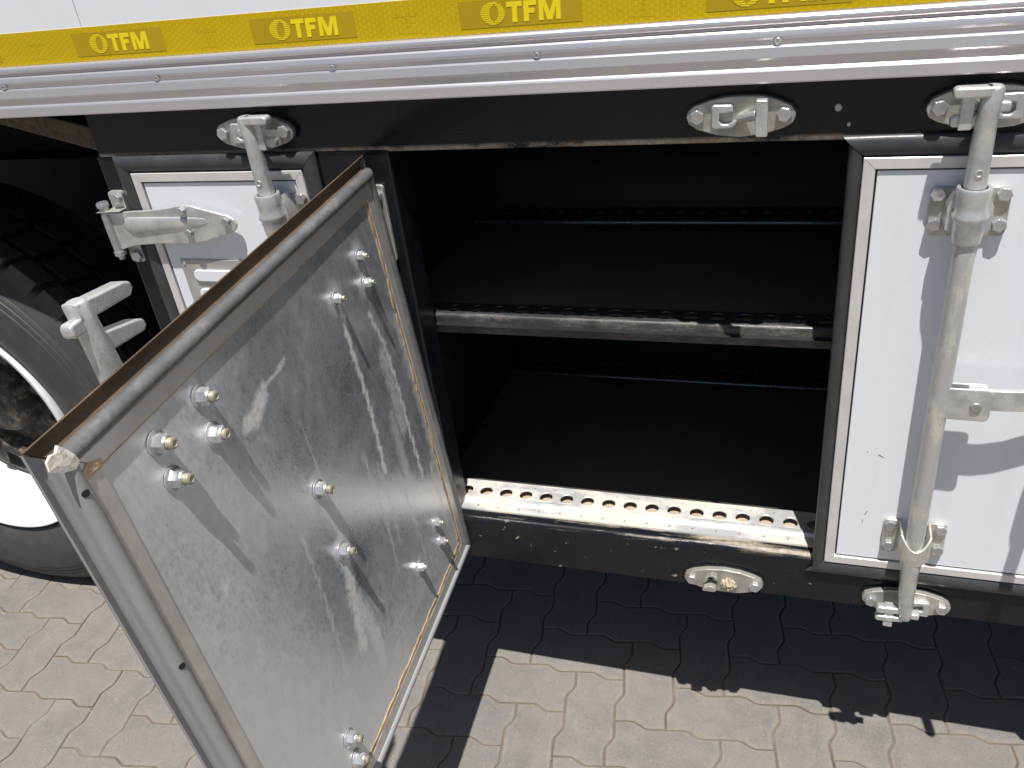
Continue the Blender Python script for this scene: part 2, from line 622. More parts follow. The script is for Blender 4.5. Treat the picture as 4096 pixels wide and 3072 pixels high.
def brick_outline():
    # walked counter-clockwise; each grid edge keeps the shape its neighbours give it
    o = []
    def fwd(p, d):
        return unit_edge(p, d)
    def bwd(p, d):                                    # walk an edge backwards along -d
        q = (p[0] + d[0] * A, p[1] + d[1] * A)
        e = unit_edge(p, d) + [q]
        return e[::-1][:-1]
    o += fwd((0, 0), (1, 0)) + fwd((A, 0), (1, 0))
    o += fwd((2 * A, 0), (0, 1))
    o += bwd((A, A), (1, 0)) + bwd((0, A), (1, 0))
    o += bwd((0, 0), (0, 1))
    return o


def inset(pts, dist):
    n = len(pts)
    res = []
    for i in range(n):
        p0, p1, p2 = Vector(pts[i - 1]), Vector(pts[i]), Vector(pts[(i + 1) % n])
        d1, d2 = (p1 - p0).normalized(), (p2 - p1).normalized()
        n1, n2 = Vector((-d1.y, d1.x)), Vector((-d2.y, d2.x))
        b = (n1 + n2)
        if b.length < 1e-5:
            b = n1
        b.normalize()
        k = dist / max(0.45, b.dot(n1))
        res.append(tuple(p1 + b * k))
    return res


def paver_mesh():
    o = brick_outline()
    cx, cy = A, A / 2
    o = [(x - cx, y - cy) for x, y in o]
    l0, l1, l2, l3 = inset(o, 0.0009), inset(o, 0.0016), inset(o, 0.0040), inset(o, 0.0150)
    bm = bmesh.new()
    lay = bm.verts.layers.float.new('edge')
    rings = [[bm.verts.new((x, y, z)) for x, y in l] for l, z in ((l0, -0.03), (l0, -0.0050), (l1, -0.0024), (l2, 0.0), (l3, 0.0004))]
    for r_ in rings[:4]:
        for vv in r_:
            vv[lay] = 1.0
    n = len(o)
    for k, (a, b) in enumerate(zip(rings, rings[1:])):
        for i in range(n):
            f = bm.faces.new((a[i], a[(i + 1) % n], b[(i + 1) % n], b[i]))
            f.material_index = 1 if k == 1 else 0
    bm.faces.new(rings[-1])
    bmesh.ops.recalc_face_normals(bm, faces=bm.faces[:])
    me = bpy.data.meshes.new('paver')
    bm.to_mesh(me)
    bm.free()
    me.materials.append(M['paver'])
    me.materials.append(M['joint'])
    me.polygons.foreach_set('use_smooth', [False] * len(me.polygons))
    return me


PX, PY = -0.660, -0.0157
pmesh = paver_mesh()
rest = []
first = []
for i in range(-70, 70):
    for j in range(-70, 70):
        c = (i - j) % 4
        if c == 0:
            x, y, rz = PX + (i + 1) * A, PY + (j + 0.5) * A, 0.0
        elif c == 3:
            x, y, rz = PX + (i + 0.5) * A, PY + (j + 1) * A, PI / 2
        else:
            continue
        rz += PI * random.randint(0, 1) * 0
        m = (T(x, y, random.uniform(-0.0012, 0.0008)) @ Matrix.Rotation(rz + random.uniform(-0.006, 0.006), 4, 'Z')
             @ Matrix.Rotation(random.uniform(-0.006, 0.006), 4, 'X') @ Matrix.Rotation(random.uniform(-0.006, 0.006), 4, 'Y'))
        if -2.80 < x < 0.70 and -0.86 < y < 1.06 and not (x > -1.0 and y < -0.86):
            first.append(m)
        elif -5 < x < 4 and -4.5 < y < 3:
            rest.append(m)
first.sort(key=lambda m: (m.translation - Vector((-0.5, -0.4, 0))).length)
extra = first[300:]
for m in first[:300]:
    o = bpy.data.objects.new('paver', pmesh)
    COL.objects.link(o)
    o.parent = pavement
    o.matrix_basis = m
pv = [v.co.copy() for v in pmesh.vertices]
pf = [(tuple(p.vertices), p.material_index) for p in pmesh.polygons]
fv, ff, fm = [], [], []
for m in extra + rest:
    k0 = len(fv)
    fv += [m @ c for c in pv]
    ff += [[i + k0 for i in f] for f, _ in pf]
    fm += [q for _, q in pf]
me = bpy.data.meshes.new('paver_field')
me.from_pydata(fv, [], ff)
me.materials.append(M['paver'])
me.materials.append(M['joint'])
me.polygons.foreach_set('material_index', fm)
ea = pmesh.attributes['edge'].data
ev = [ea[i].value for i in range(len(pv))] * (len(extra) + len(rest))
at = me.attributes.new('edge', 'FLOAT', 'POINT')
at.data.foreach_set('value', ev)
far = bpy.data.objects.new('paver_field', me)
COL.objects.link(far)
far.parent = pavement
far['kind'] = 'stuff'

# ------------------------------------------------------------------ the truck
truck = thing('truck', 'white box truck side with black underframe, side lockers and one locker door hanging open', 'truck')
XL, XR = -4.2, 3.2


def part(name, bm, mat, parent=truck, label=None, **kw):
    o = obj(name, bm, mat, parent, **kw)
    if label:
        o['label'] = label
    return o


# box body -------------------------------------------------------------------
for x0, x1 in ((XL, -1.0990), (-1.0978, XR)):
    bm = bmesh.new()
    box(bm, x0, x1, -0.013, 0.03, 1.36, 3.9)
    part('side_panel', bm, M['white'], smooth=None, bevel=0.0004, segs=1)
bm = bmesh.new()
box(bm, XL + 0.02, XR - 0.02, -0.0115, 2.45, 1.37, 3.88)
part('body_core', bm, M['seam'])
bm = bmesh.new()
box(bm, XL, XR, 0.0, 2.45, 1.347, 1.365)
part('body_floor', bm, M['underbody'])

# corrugated aluminium rail
prof = [(-0.013, 1.4280), (-0.0195, 1.4268), (-0.0220, 1.4245), (-0.0228, 1.4215), (-0.0222, 1.4185), (-0.0195, 1.4165),
        (-0.0165, 1.4155), (-0.0165, 1.4128), (-0.0205, 1.4120), (-0.0232, 1.4102), (-0.0250, 1.4070), (-0.0257, 1.4030),
        (-0.0240, 1.4015), (-0.0222, 1.3995), (-0.0208, 1.3935), (-0.0238, 1.3922), (-0.0252, 1.3905), (-0.0275, 1.3785),
        (-0.0262, 1.3765), (-0.0240, 1.3755), (-0.0226, 1.3660), (-0.0258, 1.3640), (-0.0274, 1.3618), (-0.0287, 1.3490),
        (-0.0275, 1.3470), (-0.0040, 1.3465), (-0.0040, 1.3520), (-0.0040, 1.4280)]
prof = [(y if y > -0.014 else -0.013 + (y + 0.013) * 0.78, z) for y, z in prof]
bm = bmesh.new()
sweep_x(bm, prof, XL, XR)
rail = part('edge_rail', bm, M['alu'], smooth=16, bevel=0.00035, segs=1, label='corrugated bare aluminium rail under the yellow tape')
bm = bmesh.new()
rev(bm, [(0.0002, -0.0012), (0.0016, -0.0012), (0.0019, -0.0026), (0.0034, -0.0030), (0.0050, -0.0020), (0.0056, 0.0), (0.0056, 0.003)], (0, 0, 0), 'y', 16)
rv = None
k = -1.9248 - 0.31
while k < XR:
    m = T(k, -0.0202, 1.3976)
    if rv is None:
        rv = obj('rivet', bm, M['zinc_bright'], rail, 40, mw=m)
    else:
        like(rv, 'rivet', rail, m)
    k += 0.3135

# reflective tape ------------------------------------------------------------
bm = bmesh.new()
box(bm, XL, XR, -0.0138, -0.0126, 1.4286, 1.4790)
tape = part('reflective_tape', bm, M['tape'], label='yellow honeycomb reflective tape printed TFM')


def flat(name, polys, x, z, y, mat, parent, share=None, th=0.0003):
    if share:
        return like(share, name, parent, T(x, y, z))
    bm = bmesh.new()
    for p in polys:
        prism(bm, p, -th, 0.0)
    return obj(name, bm, mat, parent, mw=T(x, y, z))


def globe():
    ps = []
    rx, rz = 0.0172, 0.0142
    nst = 11
    for s in range(nst):
        zc = rz * (2 * (s + 0.5) / nst - 1)
        h = rz / nst * 0.66
        def xo(z):
            return rx * math.sqrt(max(0, 1 - (z / rz) ** 2))
        def xi(z, sgn):
            q = 1 - (z / (rz * 0.74)) ** 2
            return None if q <= 0 else 0.0018 + 0.10 * z + sgn * 0.0062 * math.sqrt(q)
        za, zb = zc - h, zc + h
        ia = xi(zc, -1)
        if ia is None:
            ps.append([(-xo(za), za), (xo(za), za), (xo(zb), zb), (-xo(zb), zb)])
        else:
            ib = xi(zc, 1)
            ps.append([(-xo(za), za), (ia, za), (ia, zb), (-xo(zb), zb)])
            ps.append([(ib, za), (xo(za), za), (xo(zb), zb), (ib, zb)])
    return ps


def letters():
    h = 0.0255
    it = 0.05
    def sh(pts, dx):
        return [(x + dx + z * it, z) for x, z in pts]
    Tt = [(0.0075, 0), (0.0145, 0), (0.0145, h - 0.0062), (0.0215, h - 0.0062), (0.0215, h), (0.0, h), (0.0, h - 0.0062), (0.0075, h - 0.0062)]
    F = [(0, 0), (0.007, 0), (0.007, 0.0100), (0.0150, 0.0100), (0.0150, 0.0158), (0.007, 0.0158), (0.007, h - 0.0062), (0.0178, h - 0.0062), (0.0178, h), (0, h)]
    Mm = [(0, 0), (0.0062, 0), (0.0062, h * 0.66), (0.0115, 0), (0.0185, 0), (0.0238, h * 0.66), (0.0238, 0), (0.030, 0), (0.030, h),
          (0.0210, h), (0.0150, h * 0.38), (0.0090, h), (0, h)]
    return [sh(Tt, 0), sh(F, 0.0238), sh(Mm, 0.0448)]


pw = 0.172
s1 = s2 = s3 = None
E4 = None
small = {}
for n in range(-9, 10):
    x = -0.1290 + n * 0.3315
    if x < XL or x + pw > XR:
        continue
    o1 = flat('logo_patch', [[(0, 0), (pw, 0), (pw, 0.0350), (0, 0.0350)]], x, 1.4360, -0.0139, M['tape_patch'], tape, s1)
    s1 = s1 or o1
    o2 = flat('globe_emblem', globe(), x + 0.0485, 1.4532, -0.0143, M['tape_letter'], tape, s2)
    s2 = s2 or o2
    o3 = flat('lettering', letters(), x + 0.0680, 1.4408, -0.0143, M['tape_letter'], tape, s3)
    s3 = s3 or o3
    for txt, dz, size in (('ORAFOL\u00ae', 0.0250, 0.0078), ('C', 0.0185, 0.0070), ('E4', 0.0110, 0.0068), ('104 R-000001', 0.0030, 0.0062)):
        key = txt
        if key not in small:
            cu = bpy.data.curves.new('approval_mark', 'FONT')
            cu.body = txt
            cu.size = size
            cu.align_x = 'CENTER'
            tmp = bpy.data.objects.new('tmp_mark', cu)
            COL.objects.link(tmp)
            dg = bpy.context.evaluated_depsgraph_get()
            me = bpy.data.meshes.new_from_object(tmp.evaluated_get(dg))
            me.materials.clear()
            me.materials.append(M['tape_faint'])
            bpy.data.objects.remove(tmp)
            small[key] = me
        if -1.6 < x < 0.6:
            t = bpy.data.objects.new('approval_mark', small[key])
            COL.objects.link(t)
            t.parent = tape
            t.matrix_basis = T(x + 0.252, -0.0141, 1.4330 + dz) @ Matrix.Rotation(PI / 2, 4, 'X')

# underframe -----------------------------------------------------------------
bm = bmesh.new()
rr = 0.009
prof = [(0.0, 1.3460), (0.0, 1.2630 + rr)] + [(rr - rr * math.cos(a), 1.2630 + rr - rr * math.sin(a)) for a in (0.4, 0.8, 1.2)] + [(rr, 1.2630), (0.075, 1.2630), (0.075, 1.3460)]
sweep_x(bm, prof, -1.1680, XR)
top_rail = part('frame_rail', bm, M['frame'], smooth=40, label='black painted top rail of the locker openings')
bm = bmesh.new()
r2 = 0.013
prof = [(0.0, 0.4270), (0.0, 0.5300 - r2)] + [(r2 - r2 * math.cos(a), 0.5300 - r2 + r2 * math.sin(a)) for a in (0.25, 0.5, 0.75, 1.0, 1.3)] + \
       [(r2, 0.5300), (0.060, 0.5300), (0.060, 0.4270)]
sweep_x(bm, prof, -1.1780, XR, 1)
sill = part('sill_rail', bm, M['frame'], smooth=40, label='worn black sill rail below the open locker')
for x0, x1 in ((-1.1775, -1.1300), (-0.7450, -0.6140), (0.0570, 0.1150), (0.725, 0.85)):
    bm = bmesh.new()
    box(bm, x0, x1, 0.0006, 0.060, 0.5200, 1.2700)
    part('frame_post', bm, M['post'], bevel=0.004)

# wheel bay ------------------------------------------------------------------
bm = bmesh.new()
box(bm, -1.1765, -1.1690, 0.060, 1.0, 0.40, 1.346)
part('bay_side', bm, M['underbody'])
bm = bmesh.new()
box(bm, XL, -1.18, 1.0, 1.02, 0.30, 1.346)
part('bay_back', bm, M['underbody'])
bm = bmesh.new()
prism(bm, [(-1.52, 1.346), (-1.43, 1.346), (-1.10, 1.253), (-1.10, 1.232)], 0.05, 0.9)
prism(bm, [(-1.44, 1.346), (-1.34, 1.346), (-1.10, 1.285), (-1.10, 1.262)], 0.035, 0.045)
part('mudguard', bm, M['timber'], bevel=0.003)
bm = bmesh.new()
box(bm, -1.18, XR, 0.76, 0.79, 0.41, 1.346)
part('locker_back', bm, M['interior'])
bm = bmesh.new()
box(bm, -1.17, XR, 0.062, 0.76, 0.418, 0.427)
part('under_plate', bm, M['underbody'])

# open locker interior -------------------------------------------------------
locker = bpy.data.objects.new('locker_interior', None)
COL.objects.link(locker)
locker.parent = truck
bm = bmesh.new()
box(bm, -0.720, -0.712, 0.061, 0.75, 0.43, 1.30)
obj('side_wall', bm, M['interior'], locker)
bm = bmesh.new()
box(bm, 0.140, 0.147, 0.061, 0.75, 0.43, 1.30)
obj('side_wall', bm, M['interior'], locker)
bm = bmesh.new()
box(bm, -0.711, 0.1395, 0.076, 0.75, 1.275, 1.285)
obj('roof_sheet', bm, M['interior'], locker)
bm = bmesh.new()
box(bm, -0.711, 0.1395, 0.0620, 0.66, 0.450, 0.4650)
obj('floor_sheet', bm, M['mat_floor'], locker)
bm = bmesh.new()
box(bm, -0.711, 0.1395, 0.128, 0.53, 0.922, 0.9300)
obj('shelf', bm, M['mat_floor'], locker)
bm = bmesh.new()
box(bm, -0.711, 0.139, 0.735, 0.750, 0.43, 1.27)
obj('back_wall', bm, M['underbody'], locker)


def perf_strip(name, x0, n, pitch, ya, yb, yc, z, r, mat, parent, dustmat, ridge=True, lip=0.012, front=None, dots=()):
    """pressed strip with a row of flanged round holes; real openings with walls below"""
    bm = bmesh.new()
    seg = 16
    for k in range(n):
        cx = x0 + (k + 0.5) * pitch
        sq = []
        for s in range(seg):
            a = 2 * PI * s / seg + PI / 4
            c, d = math.cos(a), math.sin(a)
            m = max(abs(c), abs(d))
            sq.append((cx + c / m * pitch / 2, (ya + yb) / 2 + d / m * (yb - ya) / 2))
        up = [bm.verts.new((x, y, z)) for x, y in sq]
        rim = [bm.verts.new((cx + (r + 0.0012) * math.cos(2 * PI * s / seg + PI / 4), yc + (r + 0.0012) * math.sin(2 * PI * s / seg + PI / 4), z + 0.0007)) for s in range(seg)]
        inn = [bm.verts.new((cx + r * math.cos(2 * PI * s / seg + PI / 4), yc + r * math.sin(2 * PI * s / seg + PI / 4), z - 0.0005)) for s in range(seg)]
        low = [bm.verts.new((cx + r * math.cos(2 * PI * s / seg + PI / 4), yc + r * math.sin(2 * PI * s / seg + PI / 4), z - 0.0022)) for s in range(seg)]
        for A_, B_ in ((up, rim), (rim, inn), (inn, low)):
            for s in range(seg):
                bm.faces.new((A_[s], A_[(s + 1) % seg], B_[(s + 1) % seg], B_[s]))
    x1 = x0 + n * pitch
    if front is not None:
        # front lands: flat, raised half-round bead, flat, down-turned nose
        pr = front
        for (a, b) in zip(pr, pr[1:]):
            vs = [bm.verts.new((x, y, zz)) for x, (y, zz) in ((x0, a), (x1, a), (x1, b), (x0, b))]
            bm.faces.new(vs)
    bmesh.ops.remove_doubles(bm, verts=bm.verts[:], dist=0.00005)
    o = obj(name, bm, mat, parent, 35)
    bm = bmesh.new()
    vs = [bm.verts.new(p) for p in ((x0, ya - 0.02, z - 0.0155), (x1, ya - 0.02, z - 0.0155), (x1, yb - 0.0005, z - 0.0155), (x0, yb - 0.0005, z - 0.0155))]
    bm.faces.new(vs)
    obj('dust_layer', bm, dustmat, o)
    if dots:
        bm = bmesh.new()
        for yd, zd, off in dots:
            for k in range(n):
                cx = x0 + (k + 0.5 + off) * pitch
                ring = [bm.verts.new((cx + 0.0019 * math.cos(2 * PI * s / 8), yd + 0.0019 * math.sin(2 * PI * s / 8), zd + 0.0004)) for s in range(8)]
                bm.faces.new(ring)
                low = [bm.verts.new((v.co.x, v.co.y, zd - 0.003)) for v in ring]
                for s in range(8):
                    bm.faces.new((ring[s], ring[(s + 1) % 8], low[(s + 1) % 8], low[s]))
        d = obj('pilot_hole', bm, M['pilot'], o)
        d['kind'] = 'stuff'
    return o


zs = 0.5350
sx = -0.6208 - 0.0424 * 0.5
fr = [(0.0625, zs), (0.0605, zs + 0.0020), (0.0570, zs + 0.0048), (0.0525, zs + 0.0056), (0.0480, zs + 0.0046), (0.0450, zs + 0.0010),
      (0.0430, zs - 0.0005), (0.0240, zs - 0.0010), (0.0228, zs - 0.0030), (0.0228, zs - 0.0060)]
perf_strip('sill_strip', sx, 18, 0.0424, 0.0625, 0.1120, 0.0785, zs, 0.0130, M['strip'], locker, M['hole_dust'], front=fr,
           dots=((0.0335, zs - 0.0008, -0.06), (0.1000, zs, 0.30)))
bm = bmesh.new()
box(bm, sx, sx + 18 * 0.0424, 0.1122, 0.1140, 0.4655, zs - 0.0002)
obj('strip_flange', bm, M['interior'], locker)
perf_strip('shelf_strip', -0.6992, 19, 0.0427, 0.0860, 0.1270, 0.1050, 0.9400, 0.0130, M['shelf_strip'], locker, M['interior'],
           front=[(0.0860, 0.9400), (0.0850, 0.9380)])
for zb, dy in ((0.9400, 0.0), (0.4720, 0.1140)):
    perf_strip('back_strip', -0.7080, 19, 0.0440, 0.548 + dy, 0.612 + dy, 0.580 + dy, zb, 0.0110, M['steel_lip'], locker, M['interior'],
               front=[(y + dy, z) for y, z in ((0.548, zb), (0.545, zb), (0.5418, zb - 0.0008), (0.5390, zb - 0.0026), (0.5372, zb - 0.0050), (0.5365, zb - 0.0085), (0.5365, zb - 0.016))])
bm = bmesh.new()
sweep_x(bm, [(0.0800, 0.9030), (0.0780, 0.9050), (0.0780, 0.9345), (0.0800, 0.9385), (0.0840, 0.9410), (0.0850, 0.9410), (0.0850, 0.9030)], -0.711, 0.1390)
obj('shelf_bar', bm, M['bar'], locker, 40)


# ------------------------------------------------------------------ doors
def frame_strip(name, rect, sec, mat, parent, gap=0.0004, smooth=40, edges='tblr'):
    """four mitred strips round a rectangle; section points are (outward, y)"""
    x0, x1, z0, z1 = rect
    res = []
    for e in edges:
        bm = bmesh.new()
        la, lb = [], []
        for o, y in sec:
            if e == 't':
                a, b = (x0 - o + gap, y, z1 + o), (x1 + o - gap, y, z1 + o)
            elif e == 'b':
                a, b = (x0 - o + gap, y, z0 - o), (x1 + o - gap, y, z0 - o)
            elif e == 'l':
                a, b = (x0 - o, y, z0 - o + gap), (x0 - o, y, z1 + o - gap)
            else:
                a, b = (x1 + o, y, z0 - o + gap), (x1 + o, y, z1 + o - gap)
            la.append(a)
            lb.append(b)
        nseg = 14
        rings = []
        for k in range(nseg + 1):
            t = k / nseg
            rings.append([bm.verts.new(Vector(a).lerp(Vector(b), t)) for a, b in zip(la, lb)])
        n = len(sec)
        for A_, B_ in zip(rings, rings[1:]):
            for i in range(n):
                bm.faces.new((A_[i], A_[(i + 1) % n], B_[(i + 1) % n], B_[i]))
        bm.faces.new(rings[0][::-1])
        bm.faces.new(rings[-1])
        res.append(obj(name, bm, mat, parent, smooth))
    return res


TRIM_C = [(0.0, -0.0075), (0.0010, -0.0085), (0.0148, -0.0085), (0.0157, -0.0075), (0.0157, 0.045), (0.0, 0.045)]
SEAL_C = [(0.0159, -0.0025), (0.0175, -0.0055), (0.0205, -0.0082), (0.0260, -0.0105), (0.0320, -0.0112), (0.0375, -0.0102),
          (0.0420, -0.0080), (0.0448, -0.0050), (0.0450, -0.0034), (0.0420, -0.0020), (0.0159, -0.0015)]


def closed_door(rect, label, kl=1.0):
    x0, x1, z0, z1 = rect
    bm = bmesh.new()
    box(bm, x0 - 0.001, x1 + 0.001, -0.0020, 0.045, z0 - 0.001, z1 + 0.001)
    d = part('locker_door', bm, M['seam'], label=label)
    bm = bmesh.new()
    g = 0.0028
    box(bm, x0 + g, x1 - g, -0.0055, -0.0020, z0 + g, z1 - g)
    obj('door_panel', bm, M['white'], d, bevel=0.0012)
    frame_strip('edge_trim', rect, TRIM_C, M['alu_dull_white'], d)
    seal_l = [(o if o < 0.016 else 0.0159 + (o - 0.0159) * kl, y) for o, y in SEAL_C]
    for e in 'tblr':
        frame_strip('rubber_seal', rect, SEAL_C if e != 'l' else seal_l, M['rubber'], d, 0.0006, 40, e)
    return d


M['alu_dull_white'] = simple('bright_trim', (0.76, 0.735, 0.715), (0.66, 0.635, 0.61), 0.42, 0.30, 25, 0.05, 300, 0.08)
door_a = closed_door((-1.0935, -0.7855, 0.547, 1.2245), 'narrow white closed locker door beside the wheel')
door_b = closed_door((0.0895, 0.7400, 0.5445, 1.2270), 'wide white closed locker door with an upright locking bar', 0.66)

# vent plate on the narrow door
bm = bmesh.new()
prism(bm, [(-1.0665, 1.0802), (-0.86, 1.0802), (-0.86, 0.96), (-1.0665, 0.96)], -0.0085, -0.0056)
vp = obj('vent_plate', bm, M['vent'], door_a, bevel=0.001)
for zc in (1.0495, 1.012):
    bm = bmesh.new()
    prism(bm, round_rect(-1.043, -0.885, zc - 0.0115, zc + 0.0115, 0.011), -0.0125, -0.0086)
    obj('louvre', bm, M['white'], vp, bevel=0.003, segs=3)
bm = bmesh.new()
rev(bm, [(0.0002, -0.0018), (0.0028, -0.0016), (0.0042, 0.0)], (0, 0, 0), 'y', 10)
rvp = obj('rivet', bm, M['zinc_bright'], vp, 40, mw=T(-1.0585, -0.0085, 1.0725))
like(rvp, 'rivet', vp, T(-0.868, -0.0085, 1.0725))

for pts in ([(0.1290, 0.640), (0.1300, 0.6402), (0.1330, 0.6485), (0.1322, 0.6487)], [(0.1265, 0.622), (0.1273, 0.6222), (0.1287, 0.6300), (0.1280, 0.6300)],
            [(0.1380, 0.7640), (0.1400, 0.7645), (0.1470, 0.7600), (0.1465, 0.7594)], [(0.1215, 0.7690), (0.1225, 0.7695), (0.1235, 0.7670), (0.1228, 0.7667)]):
    bm = bmesh.new()
    prism(bm, pts, -0.00575, -0.0054)
    obj('scuff_mark', bm, M['disc'], door_b)
for x, z, r_ in ((0.0375, 1.3070, 0.0045), (0.0520, 1.2850, 0.0025)):
    bm = bmesh.new()
    prism(bm, [(x + r_ * math.cos(a_ * PI / 4) * random.uniform(0.8, 1.1), z + r_ * 1.15 * math.sin(a_ * PI / 4)) for a_ in range(8)], -0.0004, 0.0002)
    obj('paint_spot', bm, M['vent'], top_rail)

# ---- the open door, in its own frame: x from the hinge, z up, y towards the inner face
O = Vector((-0.640834, -0.050754, 1.204760))
u = Vector((0.043686, -0.998775, -0.023218))
v = Vector((-0.052285, -0.025494, 0.998307))
yv = v.cross(u)
MW = Matrix(((u.x, yv.x, v.x, O.x), (u.y, yv.y, v.y, O.y), (u.z, yv.z, v.z, O.z), (0, 0, 0, 1)))
DW, DH = 0.6566, 0.7194
bm = bmesh.new()
box(bm, 0.0005, DW - 0.0005, -0.0285, -0.0060, -DH + 0.0005, -0.0005)
od = part('locker_door', bm, M['white'], label='locker door swung open showing its dirty galvanised inner face', mw=MW)

# inner skin: a fine grid whose "dust" attribute carries the dried runs and stains
NX, NZ = 150, 165


def seg_d(px, pz, a, b):
    ax, az = a
    bx, bz = b
    dx, dz = bx - ax, bz - az
    L2 = dx * dx + dz * dz
    t = 0 if L2 == 0 else max(0, min(1, ((px - ax) * dx + (pz - az) * dz) / L2))
    return math.hypot(px - ax - t * dx, pz - az - t * dz)


def poly(a, width, amt):
    return (a, width, amt)


RUNS = [
    ([(0.1640, -0.0957), (0.1700, -0.1550), (0.1680, -0.2300), (0.1690, -0.2730), (0.1755, -0.3400), (0.1830, -0.3900)], 0.0042, 0.95),
    ([(0.0900, -0.1500), (0.0700, -0.2150), (0.0656, -0.2700), (0.0658, -0.3350), (0.0694, -0.4000), (0.0700, -0.4900)], 0.0034, 0.8),
    ([(0.0850, -0.2300), (0.0830, -0.3000), (0.0880, -0.3700)], 0.0120, 0.42),
    ([(0.1120, -0.3300), (0.1180, -0.4600)], 0.0100, 0.35),
    ([(0.3890, -0.0850), (0.3990, -0.1000), (0.4200, -0.0950)], 0.0055, 0.75),
    ([(0.4060, -0.0960), (0.4300, -0.1090), (0.4440, -0.1050)], 0.0105, 0.85),
    ([(0.3350, -0.0840), (0.3680, -0.0880), (0.3900, -0.0860)], 0.0025, 0.7),
    ([(0.3600, -0.4000), (0.3680, -0.4600), (0.3800, -0.5100), (0.3900, -0.5600)], 0.0110, 0.85),
    ([(0.3750, -0.4700), (0.3600, -0.5300), (0.3520, -0.5900), (0.3600, -0.6400)], 0.0150, 0.6),
    ([(0.3640, -0.2950), (0.3500, -0.3300), (0.3450, -0.3900)], 0.0120, 0.55),
    ([(0.5000, -0.0850), (0.4930, -0.1840), (0.4940, -0.2600)], 0.0060, 0.28),
    ([(0.5860, -0.0900), (0.5800, -0.1900), (0.5750, -0.3500), (0.5700, -0.5200)], 0.0080, 0.25),
    ([(0.4300, -0.3000), (0.4350, -0.4300), (0.4500, -0.5600)], 0.0030, 0.45),
    ([(0.2300, -0.3200), (0.2250, -0.4600), (0.2350, -0.5600)], 0.0025, 0.4),
    ([(0.2000, -0.3600), (0.1950, -0.4500), (0.2050, -0.5300)], 0.0025, 0.4),
    ([(0.1450, -0.4300), (0.1400, -0.5600), (0.1450, -0.6600)], 0.0030, 0.45),
    ([(0.0300, -0.5000), (0.0280, -0.6000), (0.0320, -0.6900)], 0.0080, 0.5),
    ([(0.0120, -0.2000), (0.0110, -0.4000), (0.0130, -0.7000)], 0.0060, 0.35),
    ([(0.5850, -0.2300), (0.5900, -0.2420)], 0.0075, 0.65),
    ([(0.6200, -0.0300), (0.6150, -0.2500), (0.6200, -0.5500)], 0.0140, 0.22),
]
NUTS_S = [(0.0737, -0.0594), (0.0758, -0.1029), (0.1729, -0.0796), (0.0730, -0.5967), (0.0740, -0.6418), (0.1725, -0.6110)]
NUTS_L = [(0.5008, -0.0271), (0.5056, -0.0748), (0.5845, -0.0282), (0.5850, -0.0741), (0.3627, -0.2747), (0.3614, -0.3914),
          (0.4999, -0.6326), (0.5009, -0.6801), (0.5850, -0.6330), (0.5850, -0.6800)]
bm = bmesh.new()
lay = bm.verts.layers.float.new('dust')
grid = []
for j in range(NZ + 1):
    row = []
    for i in range(NX + 1):
        x, z = DW * i / NX, -DH * j / NZ
        d = 0.0
        wob = 0.0022 * math.sin(z * 190 + x * 70) + 0.0016 * math.sin(z * 430 + 1.3)
        for pts, wd, amt in RUNS:
            if abs(x - pts[0][0]) > 0.12:
                continue
            dd = min(seg_d(x + wob, z, a, b) for a, b in zip(pts, pts[1:]))
            d = max(d, amt * max(0.0, min(1.0, 1.6 - dd / wd)))
        for nx, nz in NUTS_S + NUTS_L:
            q = math.hypot(x - nx, z - nz)
            if q < 0.03:
                d = max(d, 0.75 * (1 - q / 0.03))
        d = max(d, 0.45 * max(0.0, (-z - 0.46) / 0.26))  # paler towards the bottom edge
        d = max(d, 0.34 * max(0.0, min(1.0, (x - 0.36) / 0.22)))  # paler towards the free edge
        # gentle oil-canning of the sheet
        y = 0.0006 * math.sin(x * 7.5 + 0.6) * math.sin(z * 6.1) + 0.0004 * math.sin(x * 17 + z * 11)
        e = min(x, DW - x, -z, DH + z)
        y *= min(1.0, e / 0.05)
        vv = bm.verts.new((x, y, z))
        vv[lay] = d
        row.append(vv)
    grid.append(row)
for j in range(NZ):
    for i in range(NX):
        bm.faces.new((grid[j][i], grid[j][i + 1], grid[j + 1][i + 1], grid[j + 1][i]))
skin = obj('inner_skin', bm, M['skin'], od, 60)

rectO = (0.0, DW, -DH, 0.0)
TRIM_O = [(0.0005, 0.0012), (0.0015, 0.0022), (0.0205, 0.0022), (0.0215, 0.0012), (0.0215, -0.0305), (0.0, -0.0305), (0.0, -0.0290), (0.0190, -0.0290), (0.0190, -0.0008), (0.0005, -0.0008)]
SEAL_O = [(0.0218, -0.0030), (0.0218, 0.0005), (0.0232, 0.0040), (0.0262, 0.0064), (0.0300, 0.0070), (0.0340, 0.0060), (0.0372, 0.0030),
          (0.0390, -0.0015), (0.0388, -0.0060), (0.0372, -0.0100), (0.0372, -0.0140), (0.0400, -0.0165), (0.0450, -0.0172), (0.0500, -0.0155),
          (0.0545, -0.0118), (0.0552, -0.0126), (0.0520, -0.0190), (0.0440, -0.0240), (0.0330, -0.0280), (0.0218, -0.0300)]
frame_strip('edge_trim', rectO, TRIM_O, M['alu_dull'], od, 0.0006)
seals = frame_strip('rubber_seal', rectO, SEAL_O, [M['rubber_dusty'], M['flap_brown']], od, 0.0012)
for q in (1, 3):
    seals[q].data.materials[0] = M['rubber_grey']
# brown dust lies in the groove of the upper strip
for p in seals[0].data.polygons:
    c = p.center
    if c.z > 0.0365 and c.y < -0.007 and c.y > -0.018:
        p.material_index = 1
